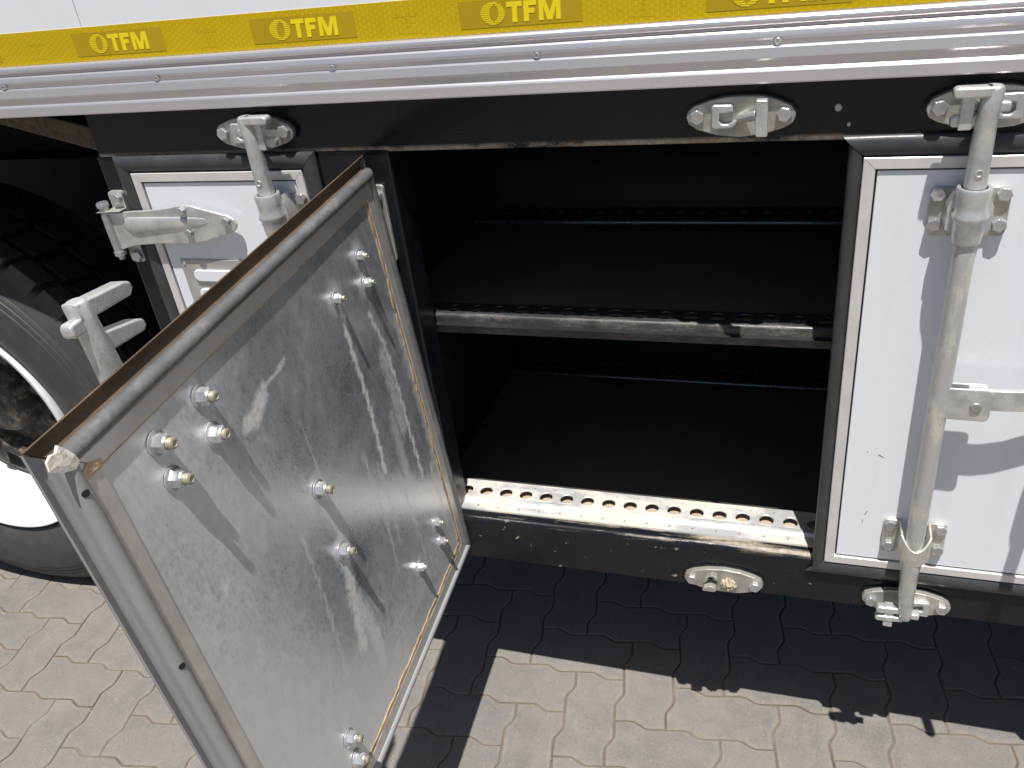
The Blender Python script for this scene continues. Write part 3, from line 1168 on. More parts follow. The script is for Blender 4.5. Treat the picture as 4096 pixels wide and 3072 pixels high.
# frayed plywood edge between skin and trim
for e in ('t', 'l', 'b'):
    bm = bmesh.new()
    n = 70
    L_ = DH if e in 'lr' else DW
    prev = None
    for k in range(n + 1):
        t = k / n * L_
        wd = 0.0028 + random.uniform(-0.0009, 0.0012)
        if e in 'lb':
            wd += (0.0012 if e == 'l' else 0.0028) + 0.0016 * math.sin(t * 23 + 1) * math.sin(t * 61) + random.uniform(0, 0.0016)
        if e == 'l':
            a, b = (-0.0004, -t), (wd, -t)
        elif e == 'r':
            a, b = (DW + 0.0004, -t), (DW - wd * 0.4, -t)
        elif e == 't':
            a, b = (t, 0.0004), (t, -wd * 0.35)
        else:
            a, b = (t, -DH - 0.0004), (t, -DH + wd)
        hgt = 0.0016 + random.uniform(-0.0005, 0.0007)
        cur = [bm.verts.new((a[0], hgt, a[1])), bm.verts.new((b[0], 0.0012, b[1])), bm.verts.new((b[0], -0.001, b[1])), bm.verts.new((a[0], -0.001, a[1]))]
        if prev:
            for q in range(4):
                bm.faces.new((prev[q], prev[(q + 1) % 4], cur[(q + 1) % 4], cur[q]))
        else:
            bm.faces.new(cur)
        prev = cur
    bm.faces.new(prev[::-1])
    obj('plywood_edge', bm, M['ply'] if e in 'lb' else M['foil_tan'], od)


def crumple(name, pts, y, th, mat, parent, jitter=0.0016):
    bm = bmesh.new()
    cx = sum(p[0] for p in pts) / len(pts)
    cz = sum(p[1] for p in pts) / len(pts)
    f = [bm.verts.new((x, y + random.uniform(-jitter, jitter), z)) for x, z in pts]
    b = [bm.verts.new((x, y - th, z)) for x, z in pts]
    mid = [bm.verts.new((cx + (x - cx) * 0.5 + random.uniform(-1, 1) * 0.001, y + random.uniform(0.0000, 0.0008), cz + (z - cz) * 0.5)) for x, z in pts]
    c = bm.verts.new((cx, y + 0.0006, cz))
    n = len(pts)
    for i in range(n):
        j = (i + 1) % n
        bm.faces.new((f[i], f[j], mid[j], mid[i]))
        bm.faces.new((mid[i], mid[j], c))
        bm.faces.new((f[j], f[i], b[i], b[j]))
    bm.faces.new(b)
    return obj(name, bm, mat, parent)


crumple('torn_foam', [(DW + 0.0215, 0.0225), (DW + 0.0300, 0.0195), (DW + 0.0440, 0.0260), (DW + 0.0535, 0.0350), (DW + 0.0520, 0.0440), (DW + 0.0460, 0.0470),
                      (DW + 0.0400, 0.0450), (DW + 0.0350, 0.0500), (DW + 0.0290, 0.0420), (DW + 0.0235, 0.0310)], 0.0072, 0.0025, M['foil'], od, 0.0007)
crumple('torn_tan', [(DW + 0.0240, -0.0010), (DW + 0.0225, 0.0090), (DW + 0.0150, 0.0135), (DW + 0.0050, 0.0100), (DW - 0.0030, 0.0070), (DW + 0.0000, -0.0010), (DW + 0.0100, -0.0005)],
        0.0034, 0.003, M['foil_tan'], od, 0.0008)
# two drain holes in the free-edge bulb
hm = bmesh.new()
rev(hm, [(0.0001, 0.0), (0.0036, 0.0003), (0.0042, -0.002)], (0, 0, 0), 'y', 12)
dh = obj('drain_hole', hm, M['seam'], od, 40, mw=T(DW + 0.0330, 0.0068, -0.0065) @ Matrix.Rotation(-0.45, 4, 'Z'))
like(dh, 'drain_hole', od, T(DW + 0.0330, 0.0068, -0.2430) @ Matrix.Rotation(-0.45, 4, 'Z'))


# nuts on studs --------------------------------------------------------------
def nut_bm(r, h, sr, sh):
    bm = bmesh.new()
    rev(bm, [(r * 1.34, 0.0), (r * 1.34, 0.0016), (r * 1.25, 0.0021), (0.0005, 0.0021)], (0, 0, 0), 'y', 20)
    n = 6
    hx = lambda rr_, yy: [bm.verts.new((rr_ * math.cos(PI / 3 * k), yy, rr_ * math.sin(PI / 3 * k))) for k in range(n)]
    a, b, c = hx(r, 0.002), hx(r, 0.002 + h * 0.72), hx(r * 0.80, 0.002 + h * 0.86)
    for A_, B_ in ((a, b), (b, c)):
        for k in range(n):
            bm.faces.new((A_[k], A_[(k + 1) % n], B_[(k + 1) % n], B_[k]))
    rev(bm, [(r * 0.80, 0.002 + h * 0.86), (r * 0.72, 0.002 + h), (sr * 1.02, 0.002 + h), (sr * 1.02, 0.002 + h * 0.5)], (0, 0, 0), 'y', 12)
    bm.faces.new(c)
    return bm


def stud_bm(sr, y0, y1):
    bm = bmesh.new()
    pr = []
    k = 0
    y = y0
    while y < y1 - 0.001:
        pr.append((sr * (1.0 if k % 2 == 0 else 0.9), y))
        y += 0.0009
        k += 1
    pr += [(sr * 0.92, y1 - 0.0008), (sr * 0.6, y1), (sr * 0.45, y1 - 0.001), (0.0002, y1 - 0.0012)]
    rev(bm, pr, (0, 0, 0), 'y', 12)
    return bm


for group, (r, h, sr, sh) in ((NUTS_S, (0.0078, 0.0095, 0.0043, 0.0160)), (NUTS_L, (0.0106, 0.0130, 0.0064, 0.0220))):
    p0 = q0 = None
    for nx, nz in group:
        m = T(nx, 0.0008, nz) @ Matrix.Rotation(random.uniform(0, PI / 3), 4, 'Y')
        if p0 is None:
            p0 = obj('nut', nut_bm(r, h, sr, sh), M['zinc_bright'], od, 40, mw=m)
            q0 = obj('stud', stud_bm(sr, 0.001, sh), M['stud'], od, 40, mw=m)
        else:
            like(p0, 'nut', od, m)
            like(q0, 'stud', od, m @ Matrix.Scale(random.uniform(0.92, 1.1), 4, (0, 1, 0)))


# ------------------------------------------------------------------ lock hardware
def keeper(cx, cz, flip_x, flip_z, yb=-0.0060, style='full'):
    """oval keeper plate with two bolts, a C-shaped claw and a T-shaped bar"""
    fx = -1.0 if flip_x else 1.0
    fz = -1.0 if flip_z else 1.0
    P = lambda x, z: (cx + fx * x, cz + fz * z)
    ol = [(-0.0705, 0.0), (-0.0685, 0.0085), (-0.0610, 0.0155), (-0.0400, 0.0225), (-0.0200, 0.0262), (0.0, 0.0270), (0.0280, 0.0262), (0.0480, 0.0200),
          (0.0640, 0.0125), (0.0700, 0.0045), (0.0705, -0.0020), (0.0670, -0.0105), (0.0560, -0.0165), (0.0300, -0.0245), (0.0, -0.0272), (-0.0300, -0.0240),
          (-0.0560, -0.0160), (-0.0670, -0.0085)]
    bm = bmesh.new()
    prism(bm, [P(x * 1.05, z * 1.08) for x, z in ol], yb + 0.0030, yb + 0.0080)
    k = part('lock_keeper', bm, M['frame'])
    bm = bmesh.new()
    prism(bm, [P(x, z) for x, z in ol], yb - 0.0075, yb + 0.0032)
    obj('keeper_plate', bm, M['galv_plate'], k, bevel=0.0016)
    for bx in (-0.0560, 0.0560):
        bolt(*(P(bx, 0.002)[0], yb - 0.0075, P(bx, 0.002)[1]), k, rot=random.uniform(0, 1))
    if style != 'broken':
        bm = bmesh.new()
        # claw: two prongs joined by an upright, standing off the plate
        prism(bm, [P(x, z) for x, z in ((-0.0365, 0.0160), (-0.0340, 0.0185), (-0.0110, 0.0180), (-0.0085, 0.0150), (-0.0090, 0.0085), (-0.0260, 0.0070), (-0.0270, -0.0030),
                                         (-0.0230, -0.0070), (-0.0150, -0.0075), (-0.0080, -0.0035), (-0.0030, -0.0010), (-0.0040, -0.0080), (-0.0100, -0.0125), (-0.0330, -0.0135), (-0.0365, -0.0110))],
              yb - 0.0165, yb - 0.0070)
        obj('keeper_claw', bm, M['galv'], k, bevel=0.003, segs=3)
        bm = bmesh.new()
        tube(bm, [(*P(-0.004, -0.006), 0)] and [(P(-0.002, -0.002)[0], yb - 0.010, P(-0.002, -0.002)[1]), (P(0.012, 0.003)[0], yb - 0.020, P(0.012, 0.003)[1]),
                  (P(0.024, 0.008)[0], yb - 0.030, P(0.024, 0.008)[1])], [0.0062, 0.0068, 0.0070], 10)
        prism(bm, [P(x, z) for x, z in ((0.0215, 0.0270), (0.0225, 0.0285), (0.0350, 0.0282), (0.0362, 0.0265), (0.0370, -0.0170), (0.0355, -0.0185), (0.0232, -0.0180), (0.0220, -0.0165))],
              yb - 0.0400, yb - 0.0270)
        obj('keeper_bar', bm, M['galv'], k, bevel=0.0028, segs=3)
    else:
        bm = bmesh.new()
        prism(bm, [P(x, z) for x, z in ((-0.0365, 0.0120), (-0.0330, 0.0145), (-0.0140, 0.0140), (-0.0105, 0.0110), (-0.0120, 0.0040), (-0.0210, 0.0000), (-0.0330, 0.0040))], yb - 0.0250, yb - 0.0070)
        prism(bm, [P(x, z) for x, z in ((-0.0365, 0.0020), (-0.0310, -0.0130), (-0.0200, -0.0230), (-0.0100, -0.0170), (-0.0080, -0.0080), (-0.0130, -0.0100), (-0.0220, -0.0150), (-0.0290, -0.0040))],
              yb - 0.0190, yb - 0.0070)
        obj('keeper_claw', bm, M['galv_plate'], k, bevel=0.003, segs=3)
        bm = bmesh.new()
        bmesh.ops.create_icosphere(bm, subdivisions=3, radius=0.0115)
        for vv in bm.verts:
            s_ = 1 + 0.18 * math.sin(vv.co.x * 900 + vv.co.z * 700) + 0.12 * math.sin(vv.co.z * 1500 + vv.co.y * 800)
            vv.co = Vector((P(0.0105, 0)[0], yb - 0.011, P(0, 0.001)[1])) + Vector((vv.co.x * s_ * 1.1, vv.co.y * s_, vv.co.z * s_))
        obj('broken_stub', bm, M['ply_dust'], k, 40)
    return k


M['ply_dust'] = simple('dusty_stub', (0.46, 0.38, 0.27), (0.34, 0.27, 0.19), 0.85, 0, 120, 0.6, 300)
k_mid = keeper(-0.0845, 1.3033, False, False)
k_mid['label'] = 'bare upper lock keeper above the open locker'
k_left = keeper(-0.8350, 1.3035, False, False)
k_left['label'] = 'upper lock keeper above the narrow locker door'
k_right = keeper(0.2110, 1.3045, True, False)
k_right['label'] = 'upper lock keeper above the wide locker door'
k_low = keeper(-0.0960, 0.4565, False, True, -0.0060, 'broken')
k_low['label'] = 'dusty lower lock keeper with a broken stub'
k_lowr = keeper(0.2120, 0.4590, True, True)
k_lowr['label'] = 'lower lock keeper holding the locking bar end'
keeper(0.5900, 1.3045, False, False)['label'] = 'upper lock keeper further along the wide locker door'
keeper(0.5900, 0.4590, False, True)['label'] = 'lower lock keeper further along the wide locker door'


def cam_end(name, ax, ay, z0, zt, dirx, parent, sgn=1.0, mat='galv'):
    """cast cam end of a locking bar: shaft, head prong, second prong and a small lug. sgn -1 hangs downwards"""
    bm = bmesh.new()
    L_ = abs(zt - z0)
    zz = lambda t: z0 + sgn * t
    w0, w1 = 0.0130, 0.0118
    # shaft
    tube(bm, [(ax, ay, zz(0)), (ax, ay, zz(L_ * 0.45)), (ax - dirx * 0.001, ay, zz(L_ * 0.75)), (ax - dirx * 0.003, ay, zz(L_ - 0.005)), (ax - dirx * 0.003, ay, zz(L_))],
         [0.0138, 0.0133, 0.0122, 0.0125, 0.0100], 14)
    hx = ax - dirx * 0.003

    def prong(za, zb, xe, tip, ya, yb_):
        x = [hx, hx + dirx * xe]
        bmx = [(x[0], za), (x[1] - dirx * 0.004, za + sgn * tip), (x[1], za + sgn * (tip - 0.003)), (x[1], zb + sgn * (tip + 0.002)), (x[1] - dirx * 0.004, zb + sgn * tip), (x[0], zb)]
        prism(bm, bmx, ya, yb_)
    prong(zz(L_), zz(L_ - 0.0125), 0.0440, 0.0, ay - 0.012, ay + 0.006)
    prong(zz(L_ - 0.036), zz(L_ - 0.050), 0.0420, 0.0, ay + 0.0012, ay + 0.014)
    prism(bm, [(hx, zz(L_ - 0.020)), (hx - dirx * 0.022, zz(L_ - 0.021)), (hx - dirx * 0.022, zz(L_ - 0.033)), (hx, zz(L_ - 0.034))], ay + 0.0006, ay + 0.0126)
    o = obj(name, bm, M[mat], parent, 45, 0.0026, 3)
    return o


def guide(ax, z0, z1, parent, yp, plate_w=0.047, up=True):
    """four-bolt guide plate with a bush round the bar"""
    bm = bmesh.new()
    prism(bm, round_rect(ax - plate_w, ax + plate_w, z0, z1, 0.009), yp - 0.0058, yp)
    g = obj('bar_guide', bm, M['galv_plate'], parent, bevel=0.0015)
    return g


def bush(ax, ay, zb, zt, parent, yp):
    bm = bmesh.new()
    h = zt - zb
    rev(bm, [(0.0155, h), (0.0200, h), (0.0212, h - 0.003), (0.0198, h * 0.72), (0.0200, h * 0.58), (0.0222, h * 0.52), (0.0224, h * 0.47), (0.0200, h * 0.40), (0.0188, h * 0.15), (0.0172, 0.0), (0.0150, 0.0), (0.0150, h)],
        (ax, ay, zb), 'z', 28)
    for s in (-1, 1):
        prism(bm, [(ax + s * 0.017, zb + h * 0.9), (ax + s * 0.0265, zb + h * 0.62), (ax + s * 0.0265, zb + h * 0.2), (ax + s * 0.017, zb + h * 0.1)], ay + 0.004, yp)
    return obj('guide_bush', bm, M['galv'], parent, 40)


RY = -0.0440                                         # axis of the bars in front of the frame face


def locking_bar(ax, dirx, ztop, zbot, label, full=True):
    bm = bmesh.new()
    tube(bm, [(ax, RY, 1.150), (ax, RY, 0.60)], 0.0140, 20)
    b = part('locking_bar', bm, M['rod'], smooth=50, label=label)
    cam_end('cam_end', ax, RY, 1.205, ztop, dirx, b)
    # small cast maker's boss on the shaft
    bm = bmesh.new()
    rev(bm, [(0.0002, -0.0010), (0.0030, -0.0010), (0.0036, -0.0022), (0.0046, -0.0022), (0.0052, 0.0008)], (ax, RY - 0.0126, 1.2360), 'y', 16)
    obj('casting_boss', bm, M['galv'], b, 40)
    guide(ax + 0.0030, 1.1350, 1.2025, b, -0.0057)
    bush(ax, RY, 1.1420, 1.2150, b, -0.0115)
    for bx in (-0.0385, 0.0385):
        for bz in (1.1525, 1.1945):
            bolt(ax + 0.0025 + bx, -0.0115, bz, b, 0.0098, 0.0072, random.uniform(0, 1))
    # lower end
    bm = bmesh.new()
    tube(bm, [(ax, RY, 0.640), (ax, RY, 0.600), (ax, RY, 0.585), (ax, RY, 0.560), (ax + 0.001, RY, 0.520), (ax + 0.004, RY, 0.470), (ax + 0.005, RY, zbot + 0.004), (ax + 0.005, RY, zbot)],
         [0.0140, 0.0150, 0.0165, 0.0142, 0.0132, 0.0112, 0.0098, 0.0080], 14)
    for za, zb_ in ((0.4760, 0.4650), (0.4560, 0.4460)):
        prism(bm, [(ax + 0.002, za), (ax + dirx * 0.038, za - 0.001), (ax + dirx * 0.042, za - 0.004), (ax + dirx * 0.042, zb_), (ax + dirx * 0.036, zb_ - 0.002), (ax + 0.002, zb_)], RY - 0.0038, RY + 0.0104)
    prism(bm, [(ax, 0.468), (ax - dirx * 0.026, 0.467), (ax - dirx * 0.026, 0.456), (ax, 0.456)], RY - 0.004, RY + 0.010)
    obj('cam_end', bm, M['galv'], b, 45, 0.002, 2)
    # open saddle: plate wings and a U-shaped strap hanging low at the front
    bm = bmesh.new()
    for s in (-1, 1):
        xa, xb = sorted((ax + 0.003 + s * 0.0225, ax + 0.003 + s * 0.0470))
        prism(bm, round_rect(xa, xb, 0.5710, 0.6400, 0.007), -0.0112, -0.0056)
    n = 16
    rows = []
    for rr_, in ((0.0205,), (0.0168,)):
        for zz_ in (0, 1):
            row = []
            for k in range(n + 1):
                a = PI + PI * k / n
                x = ax + 0.002 + math.cos(a) * (rr_ + 0.003 * abs(math.cos(a)) ** 4)
                y = RY + 0.004 + math.sin(a) * rr_
                if k in (0, n):
                    y = -0.0085
                dip = 0.022 * math.sin(PI * k / n) ** 1.5
                z = (0.6390 - dip) if zz_ == 0 else (0.5960 - 0.010 * math.sin(PI * k / n))
                row.append(bm.verts.new((x, y, z)))
            rows.append(row)
    o1, o2, i1, i2 = rows
    for k in range(n):
        bm.faces.new((o1[k], o1[k + 1], o2[k + 1], o2[k]))
        bm.faces.new((i1[k], i2[k], i2[k + 1], i1[k + 1]))
        bm.faces.new((o1[k], i1[k], i1[k + 1], o1[k + 1]))
        bm.faces.new((o2[k], o2[k + 1], i2[k + 1], i2[k]))
    obj('bar_saddle', bm, M['galv_plate'], b, 50, 0.0010, 2)
    for bx in (-0.0372, 0.0372):
        for bz in (0.5895, 0.6340 - 0.0015):
            bolt(ax + 0.0035 + bx, -0.0112, bz - 0.002, b, 0.0098, 0.0072, random.uniform(0, 1))
    return b


lb = locking_bar(0.2040, -1.0, 1.3390, 0.4530, 'upright grey locking bar on the wide locker door')
locking_bar(0.5800, 1.0, 1.3390, 0.4530, 'second locking bar further along the wide locker door')
# handle: clevis, pin and flat bar that runs back towards the door
hb = bpy.data.objects.new('bar_handle', None)
COL.objects.link(hb)
hb.parent = truck
for ya, yb_ in ((-0.0545, -0.0505), (-0.0395, -0.0355)):
    bm = bmesh.new()
    prism(bm, [(0.2120, 0.9240), (0.2600, 0.9240), (0.2660, 0.9225), (0.2695, 0.9180), (0.2705, 0.8800), (0.2690, 0.8740), (0.2640, 0.8712), (0.2120, 0.8722)], ya, yb_)
    obj('clevis', bm, M['galv'], hb, bevel=0.0016)
bm = bmesh.new()
rev(bm, [(0.0002, -0.0575), (0.0064, -0.0575), (0.0078, -0.0562), (0.0078, -0.0545), (0.0050, -0.0545), (0.0050, -0.0340), (0.0002, -0.0340)], (0.2510, 0, 0.8955), 'y', 20)
obj('pivot_pin', bm, M['galv_plate'], hb, 40)
bm = bmesh.new()
path = [(0.240, -0.0450), (0.285, -0.0450), (0.315, -0.0425), (0.350, -0.0370), (0.385, -0.0315), (0.42, -0.0290), (0.55, -0.0285)]
rings = []
for x, y in path:
    rings.append([bm.verts.new(p) for p in ((x, y - 0.0045, 0.8875), (x, y - 0.0045, 0.9200), (x, y + 0.0045, 0.9200), (x, y + 0.0045, 0.8875))])
for A_, B_ in zip(rings, rings[1:]):
    for q in range(4):
        bm.faces.new((A_[q], A_[(q + 1) % 4], B_[(q + 1) % 4], B_[q]))
bm.faces.new(rings[0])
bm.faces.new(rings[-1])
obj('handle_bar', bm, M['galv'], hb, bevel=0.0012)

# unseen rod out of view, shaped to cast a shadow on door and sill
bm = bmesh.new()
tube(bm, [(0.3765, -0.1000, 0.655), (0.3805, -0.1000, 0.764), (0.3865, -0.1000, 0.886), (0.3905, -0.1000, 0.970)], 0.0098, 14)
tube(bm, [(0.3905, -0.1000, 0.966), (0.3908, -0.1000, 0.976), (0.3920, -0.1000, 1.020), (0.3940, -0.0960, 1.070), (0.3960, -0.0760, 1.100), (0.3960, -0.0060, 1.110)], [0.0120, 0.0165, 0.0170, 0.0160, 0.0120, 0.0110], 14)
part('unseen_rod', bm, M['rod'], smooth=45)

# narrow door: its own bar, mostly hidden by the open door
lb2 = locking_bar(-0.8205, 1.0, 1.3390, 0.4530, 'locking bar on the narrow locker door')


# hinges -----------------------------------------------------------------
def hinge(px, zc, ext, label, mir=1.0):
    """strap hinge: leaf on the post, pin, and a ribbed strap that narrows to a rounded tip"""
    bm = bmesh.new()
    prism(bm, round_rect(px + 0.010, px + 0.040, zc - 0.068, zc + 0.066, 0.006), -0.0095, -0.0012)
    prism(bm, [(px + 0.010, zc + 0.036), (px + 0.040, zc + 0.036), (px - 0.010, zc + 0.0335), (px - 0.012, zc + 0.0335)], -0.0300, -0.0095)
    h = part('hinge', bm, M['galv_plate'], bevel=0.0015, label=label)
    bolt(px + 0.0275, -0.0095, zc + 0.054, h, 0.0112, 0.0085, 0.3)
    bolt(px + 0.0275, -0.0095, zc - 0.056, h, 0.0112, 0.0085, 0.7)
    bm = bmesh.new()
    rev(bm, [(0.0002, 0.050), (0.0095, 0.050), (0.0110, 0.0475), (0.0110, 0.0420), (0.0085, 0.0415), (0.0085, -0.0420), (0.0110, -0.0425), (0.0105, -0.0500), (0.0060, -0.0505), (0.0058, -0.0580), (0.0002, -0.0585)],
        (px, -0.0200, zc), 'z', 18)
    obj('hinge_pin', bm, M['bolt'], h, 35)
    bm = bmesh.new()
    ol = [(-0.0125, 0.0290), (0.0050, 0.0345), (0.0300, 0.0352), (0.0560, 0.0372), (0.0900, 0.0385), (0.1250, 0.0415), (0.1700, 0.0480), (0.1840, 0.0470),
          (0.2550, 0.0290), (0.2660, 0.0225), (0.2690, 0.0130), (0.2650, 0.0040), (0.2560, -0.0020), (0.1900, -0.0190), (0.1750, -0.0220), (0.1500, -0.0235),
          (0.1000, -0.0235), (0.0700, -0.0250), (0.0400, -0.0280), (0.0150, -0.0340), (-0.0085, -0.0395), (-0.0120, -0.0380)]
    prism(bm, [(px + x, zc - 0.004 + z) for x, z in ol], -0.0220, -0.0155)
    o = obj('hinge_strap', bm, M['galv'], h, bevel=0.0030, segs=3)
    bm = bmesh.new()
    # long pressed rib down the strap
    n = 22
    prev = None
    for k in range(n + 1):
        t = k / n
        x = px + 0.030 + 0.185 * t
        zc2 = zc + 0.0070 + 0.008 * t
        wv = 0.0140 * (1 - t) ** 0.35 * min(1, t * 10 + 0.25) + 0.0015
        hy = 0.0062 * min(1, t * 9) * (1 - t) ** 0.5
        cur = []
        for q in range(9):
            a = PI * q / 8
            cur.append(bm.verts.new((x, -0.0218 - hy * math.sin(a) ** 0.8, zc2 + wv * math.cos(a))))
        if prev:
            for q in range(8):
                bm.faces.new((prev[q], prev[q + 1], cur[q + 1], cur[q]))
        prev = cur
    obj('strap_rib', bm, M['galv'], h, 60)
    for bx, bz in ((0.1680, 0.0352), (0.2525, 0.0165), (0.1695, -0.0045)):
        bolt(px + bx, -0.0220, zc + bz, h, 0.0078, 0.0085, 0.25)
    return h


hinge(-1.1815, 1.1430, None, 'galvanised strap hinge on the narrow locker door')
hinge(-1.1815, 0.6600, None, 'lower strap hinge on the narrow locker door')

# hinges of the open door: leaf on the post, strap folded with the door
for zc in (1.1480, 0.6050):
    bm = bmesh.new()
    prism(bm, round_rect(-0.6620, -0.6310, zc - 0.066, zc + 0.066, 0.006), -0.0080, -0.0010)
    h = part('hinge', bm, M['galv_plate'], bevel=0.0015, label='hinge leaf half hidden behind the open door edge')
    bolt(-0.6455, -0.0080, zc + 0.050, h, 0.0112, 0.0085, 0.3)
    bolt(-0.6455, -0.0080, zc - 0.052, h, 0.0112, 0.0085, 0.3)
    bm = bmesh.new()
    rev(bm, [(0.0002, 0.050), (0.0110, 0.050), (0.0110, 0.0420), (0.0085, 0.0415), (0.0085, -0.0420), (0.0110, -0.0425), (0.0105, -0.0550), (0.0002, -0.0560)], (-0.6700, -0.0230, zc), 'z', 16)
    prism(bm, [(-0.6700, zc + 0.036), (-0.6500, zc + 0.036), (-0.6500, zc + 0.030), (-0.6700, zc + 0.030)], -0.0260, -0.0070)
    obj('hinge_pin', bm, M['bolt'], h, 35)
    bm = bmesh.new()
    zl = zc - O.z
    prism(bm, [(-0.020, zl + 0.030), (0.16, zl + 0.044), (0.255, zl + 0.020), (0.262, zl + 0.010), (0.255, zl), (0.16, zl - 0.022), (-0.020, zl - 0.034)], -0.0400, -0.0310)
    obj('hinge_strap', bm, M['galv'], od, bevel=0.003)

# locking bar of the open door, on its outer face
RX, RYo = 0.5440, -0.0560
bm = bmesh.new()
tube(bm, [(RX, RYo, -0.045), (RX, RYo, -0.66)], 0.0146, 18)
ob = obj('locking_bar', bm, M['rod'], od, 50)
bm = bmesh.new()
ax, ay = RX, RYo
tube(bm, [(ax, ay, -0.050), (ax, ay, 0.000), (ax, ay, 0.050), (ax + 0.001, ay, 0.090), (ax + 0.002, ay, 0.112), (ax + 0.002, ay, 0.118)], [0.0148, 0.0150, 0.0140, 0.0128, 0.0128, 0.0100], 14)
# prongs turned to face the hinge side
prism(bm, [(ax + 0.012, 0.1185), (ax - 0.0600, 0.1080), (ax - 0.0680, 0.1040), (ax - 0.0690, 0.0960), (ax - 0.0620, 0.0905), (ax - 0.0050, 0.0960), (ax + 0.0120, 0.0985)], ay - 0.010, ay + 0.010)
prism(bm, [(ax, 0.0790), (ax - 0.0560, 0.0650), (ax - 0.0640, 0.0610), (ax - 0.0650, 0.0530), (ax - 0.0590, 0.0490), (ax, 0.0560)], ay - 0.010, ay + 0.010)
prism(bm, [(ax, 0.1020), (ax + 0.0250, 0.1035), (ax + 0.0290, 0.1000), (ax + 0.0290, 0.0905), (ax + 0.0250, 0.0880), (ax, 0.0870)], ay - 0.007, ay + 0.008)
prism(bm, [(ax, 0.0980), (ax - 0.030, 0.094), (ax - 0.030, 0.060), (ax, 0.058)], ay + 0.004, ay + 0.010) if False else None
obj('locking_cam', bm, M['galv'], od, 45, 0.0045, 3)
for zb in (-0.051, -0.656):
    bm = bmesh.new()
    prism(bm, round_rect(RX - 0.052, RX + 0.052, zb - 0.034, zb + 0.034, 0.009), -0.0365, -0.0306)
    rev(bm, [(0.0155, 0.034), (0.0205, 0.034), (0.0195, -0.030), (0.0150, -0.030), (0.0155, 0.034)], (RX, RYo, zb), 'z', 20)
    obj('bar_guide', bm, M['galv_plate'], od, 40, 0.001)
bm = bmesh.new()
prism(bm, round_rect(0.335, 0.395, -0.425, -0.245, 0.01), -0.0365, -0.0306)
obj('handle_hub', bm, M['galv_plate'], od, bevel=0.0015)
bm = bmesh.new()
tube(bm, [(RX, RYo - 0.008, -0.335), (0.50, RYo - 0.012, -0.335), (0.40, RYo - 0.006, -0.335), (0.33, RYo - 0.004, -0.335)], 0.011, 10, 0.4)
obj('door_handle', bm, M['galv'], od, 40)

# ------------------------------------------------------------------ wheel
WX, WZ = -2.005, 0.558
wheel = bpy.data.objects.new('wheel', None)
COL.objects.link(wheel)
wheel.parent = truck
wheel.location = (WX, 0.10, WZ)
y0 = 0.0
tp = [(0.338, 0.075), (0.346, 0.020), (0.352, 0.004), (0.362, -0.004), (0.385, -0.012), (0.415, -0.020), (0.450, -0.021), (0.478, -0.016), (0.4800, -0.0135), (0.4830, -0.0150),
      (0.492, -0.0118), (0.4940, -0.0090), (0.4970, -0.0105), (0.506, -0.0060), (0.5080, -0.0030), (0.5110, -0.0045), (0.526, 0.004), (0.540, 0.013), (0.5480, 0.020), (0.5520, 0.030), (0.5530, 0.290), (0.540, 0.300), (0.45, 0.33), (0.345, 0.30)]
bm = bmesh.new()
rev(bm, tp, (0, 0, 0), 'y', 120)
for vv in bm.verts:
    if vv.co.z < -WZ + 0.006:
        vv.co.z = -WZ + 0.006
tyre = obj('tyre', bm, M['tyre'], wheel, 30)
NB = 42
tb = None
for k in range(NB):
    a = 2 * PI * k / NB
    m = Matrix.Rotation(a, 4, 'Y')
    if WZ + 0.565 * math.cos(a) * 1.0 < 0.06:
        continue
    if tb is None:
        wd = 0.565 * 2 * PI / NB
        made = []
        # a shoulder block that runs flush into the sidewall, and blocks behind it coloured darker for shade
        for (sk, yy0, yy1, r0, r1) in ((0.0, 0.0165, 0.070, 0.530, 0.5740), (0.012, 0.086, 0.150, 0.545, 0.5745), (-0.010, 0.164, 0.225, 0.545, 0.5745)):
            bm = bmesh.new()
            vs = []
            for yy in (yy0, yy1):
                for rr_, f in ((r0, 0.80), (r1, 0.80)):
                    for s in (-0.5, 0.5):
                        ya_ = yy
                        if yy == yy0 and sk == 0.0:
                            ya_ = 0.0085 if rr_ == r0 else 0.0240
                        vs.append(bm.verts.new((s * f * wd + sk + (ya_ - 0.0165) * 0.25, ya_, rr_)))
            for f in ((0, 1, 3, 2), (4, 6, 7, 5), (0, 4, 5, 1), (2, 3, 7, 6), (0, 2, 6, 4), (1, 5, 7, 3)):
                bm.faces.new([vs[i] for i in f])
            made.append(obj('tread_block', bm, M['tyre'] if sk == 0.0 else M['tread_shaded'], wheel, bevel=0.0025, mw=m))
        tb = made
    else:
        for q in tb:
            like(q, 'tread_block', wheel, m)
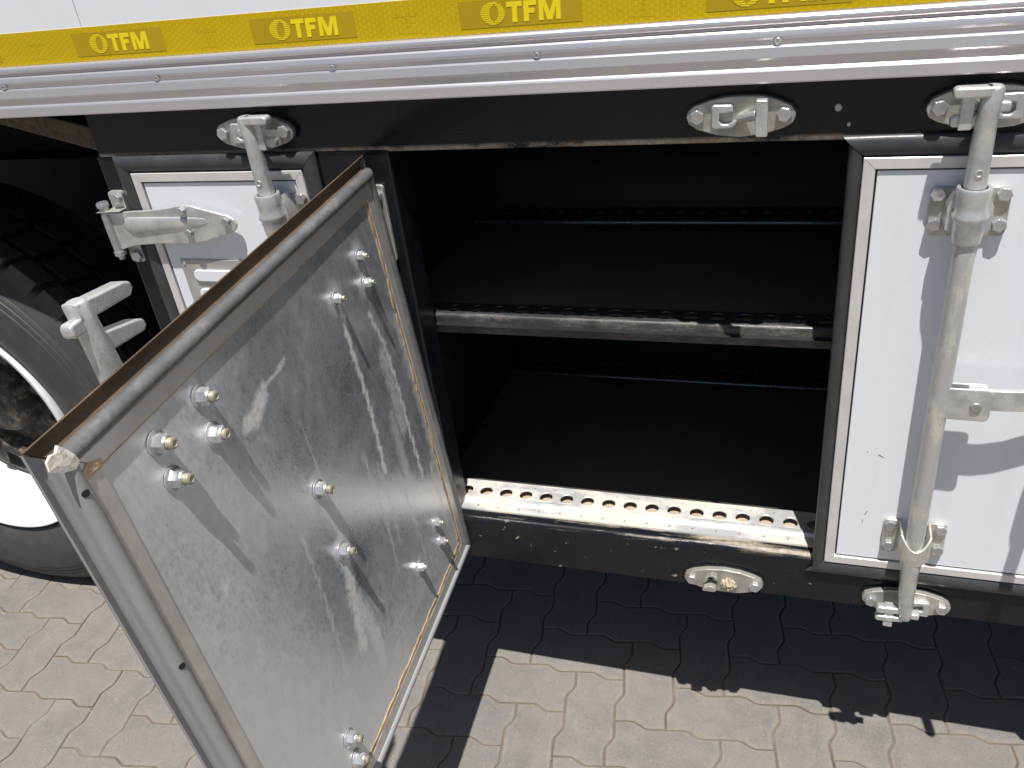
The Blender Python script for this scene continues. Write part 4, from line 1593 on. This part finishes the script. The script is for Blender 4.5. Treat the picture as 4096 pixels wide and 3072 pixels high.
# rim: flange, stepped barrel, dished disc with hand holes
bm = bmesh.new()
rev(bm, [(0.336, 0.040), (0.341, 0.012), (0.342, 0.000), (0.338, -0.006), (0.330, -0.005), (0.323, 0.002), (0.319, 0.018), (0.314, 0.045), (0.309, 0.060), (0.286, 0.095), (0.280, 0.115), (0.278, 0.230)], (0, 0, 0), 'y', 96)
obj('rim', bm, M['white_dull'], wheel, 40)
bm = bmesh.new()
NHH = 10
segs = 80
prof = [(0.2785, 0.150), (0.268, 0.135), (0.250, 0.128), (0.195, 0.118), (0.165, 0.130), (0.150, 0.150), (0.10, 0.152), (0.095, 0.110), (0.085, 0.098), (0.002, 0.095)]
rows = rev(bm, prof, (0, 0, 0), 'y', segs)
kill = []
for f in bm.faces:
    c = f.calc_center_median()
    r_ = math.hypot(c.x, c.z)
    a = math.atan2(c.z, c.x)
    if 0.197 < r_ < 0.249 and (a / (2 * PI) * NHH + 0.15) % 1.0 < 0.40:
        kill.append(f)
bmesh.ops.delete(bm, geom=kill, context='FACES')
obj('wheel_disc', bm, M['disc'], wheel, 40)
bm = bmesh.new()
rev(bm, [(0.276, 0.235), (0.002, 0.235)], (0, 0, 0), 'y', 40)
obj('brake_drum', bm, M['underbody'], wheel)
nb = None
for k in range(10):
    a = 2 * PI * (k + 0.5) / 10
    m = T(0.172 * math.cos(a), 0.124, 0.172 * math.sin(a))
    if nb is None:
        nb = obj('wheel_nut', hexhead_bm(0.018, 0.024), M['disc'], wheel, mw=m)
    else:
        like(nb, 'wheel_nut', wheel, m)

# axle and chassis rail deep in the bay, in shadow
bm = bmesh.new()
box(bm, XL, -1.18, 0.72, 0.80, 0.80, 1.05)
part('chassis_rail', bm, M['underbody'])

# ------------------------------------------------------------------ bits lying on the paving
st = thing('straw', 'yellow dry straw stem lying on the pavers', 'straw', (-2.07, -0.215, 0.004))
bm = bmesh.new()
tube(bm, [(-0.045, 0.05, 0.002), (-0.01, 0.012, 0.004), (0.028, -0.028, 0.002)], [0.0016, 0.0020, 0.0012], 6)
obj('stem', bm, M['straw'], st)

gb = bmesh.new()
for _ in range(420):
    x, y = random.uniform(-2.4, 0.6), random.uniform(-0.8, 0.3)
    r_ = random.choice((0.0006, 0.0008, 0.0011, 0.0016))
    m = T(x, y, 0.0006 + r_ * 0.4) @ Matrix.Rotation(random.uniform(0, 6), 4, 'Z') @ Matrix.Diagonal((r_ * random.uniform(0.8, 2.2), r_, r_ * 0.7, 1))
    bmesh.ops.create_icosphere(gb, subdivisions=1, radius=1.0, matrix=m)
grit = obj('grit', gb, simple('grit', (0.50, 0.44, 0.36), (0.10, 0.09, 0.08), 0.9, 0, 8))
grit['kind'] = 'stuff'
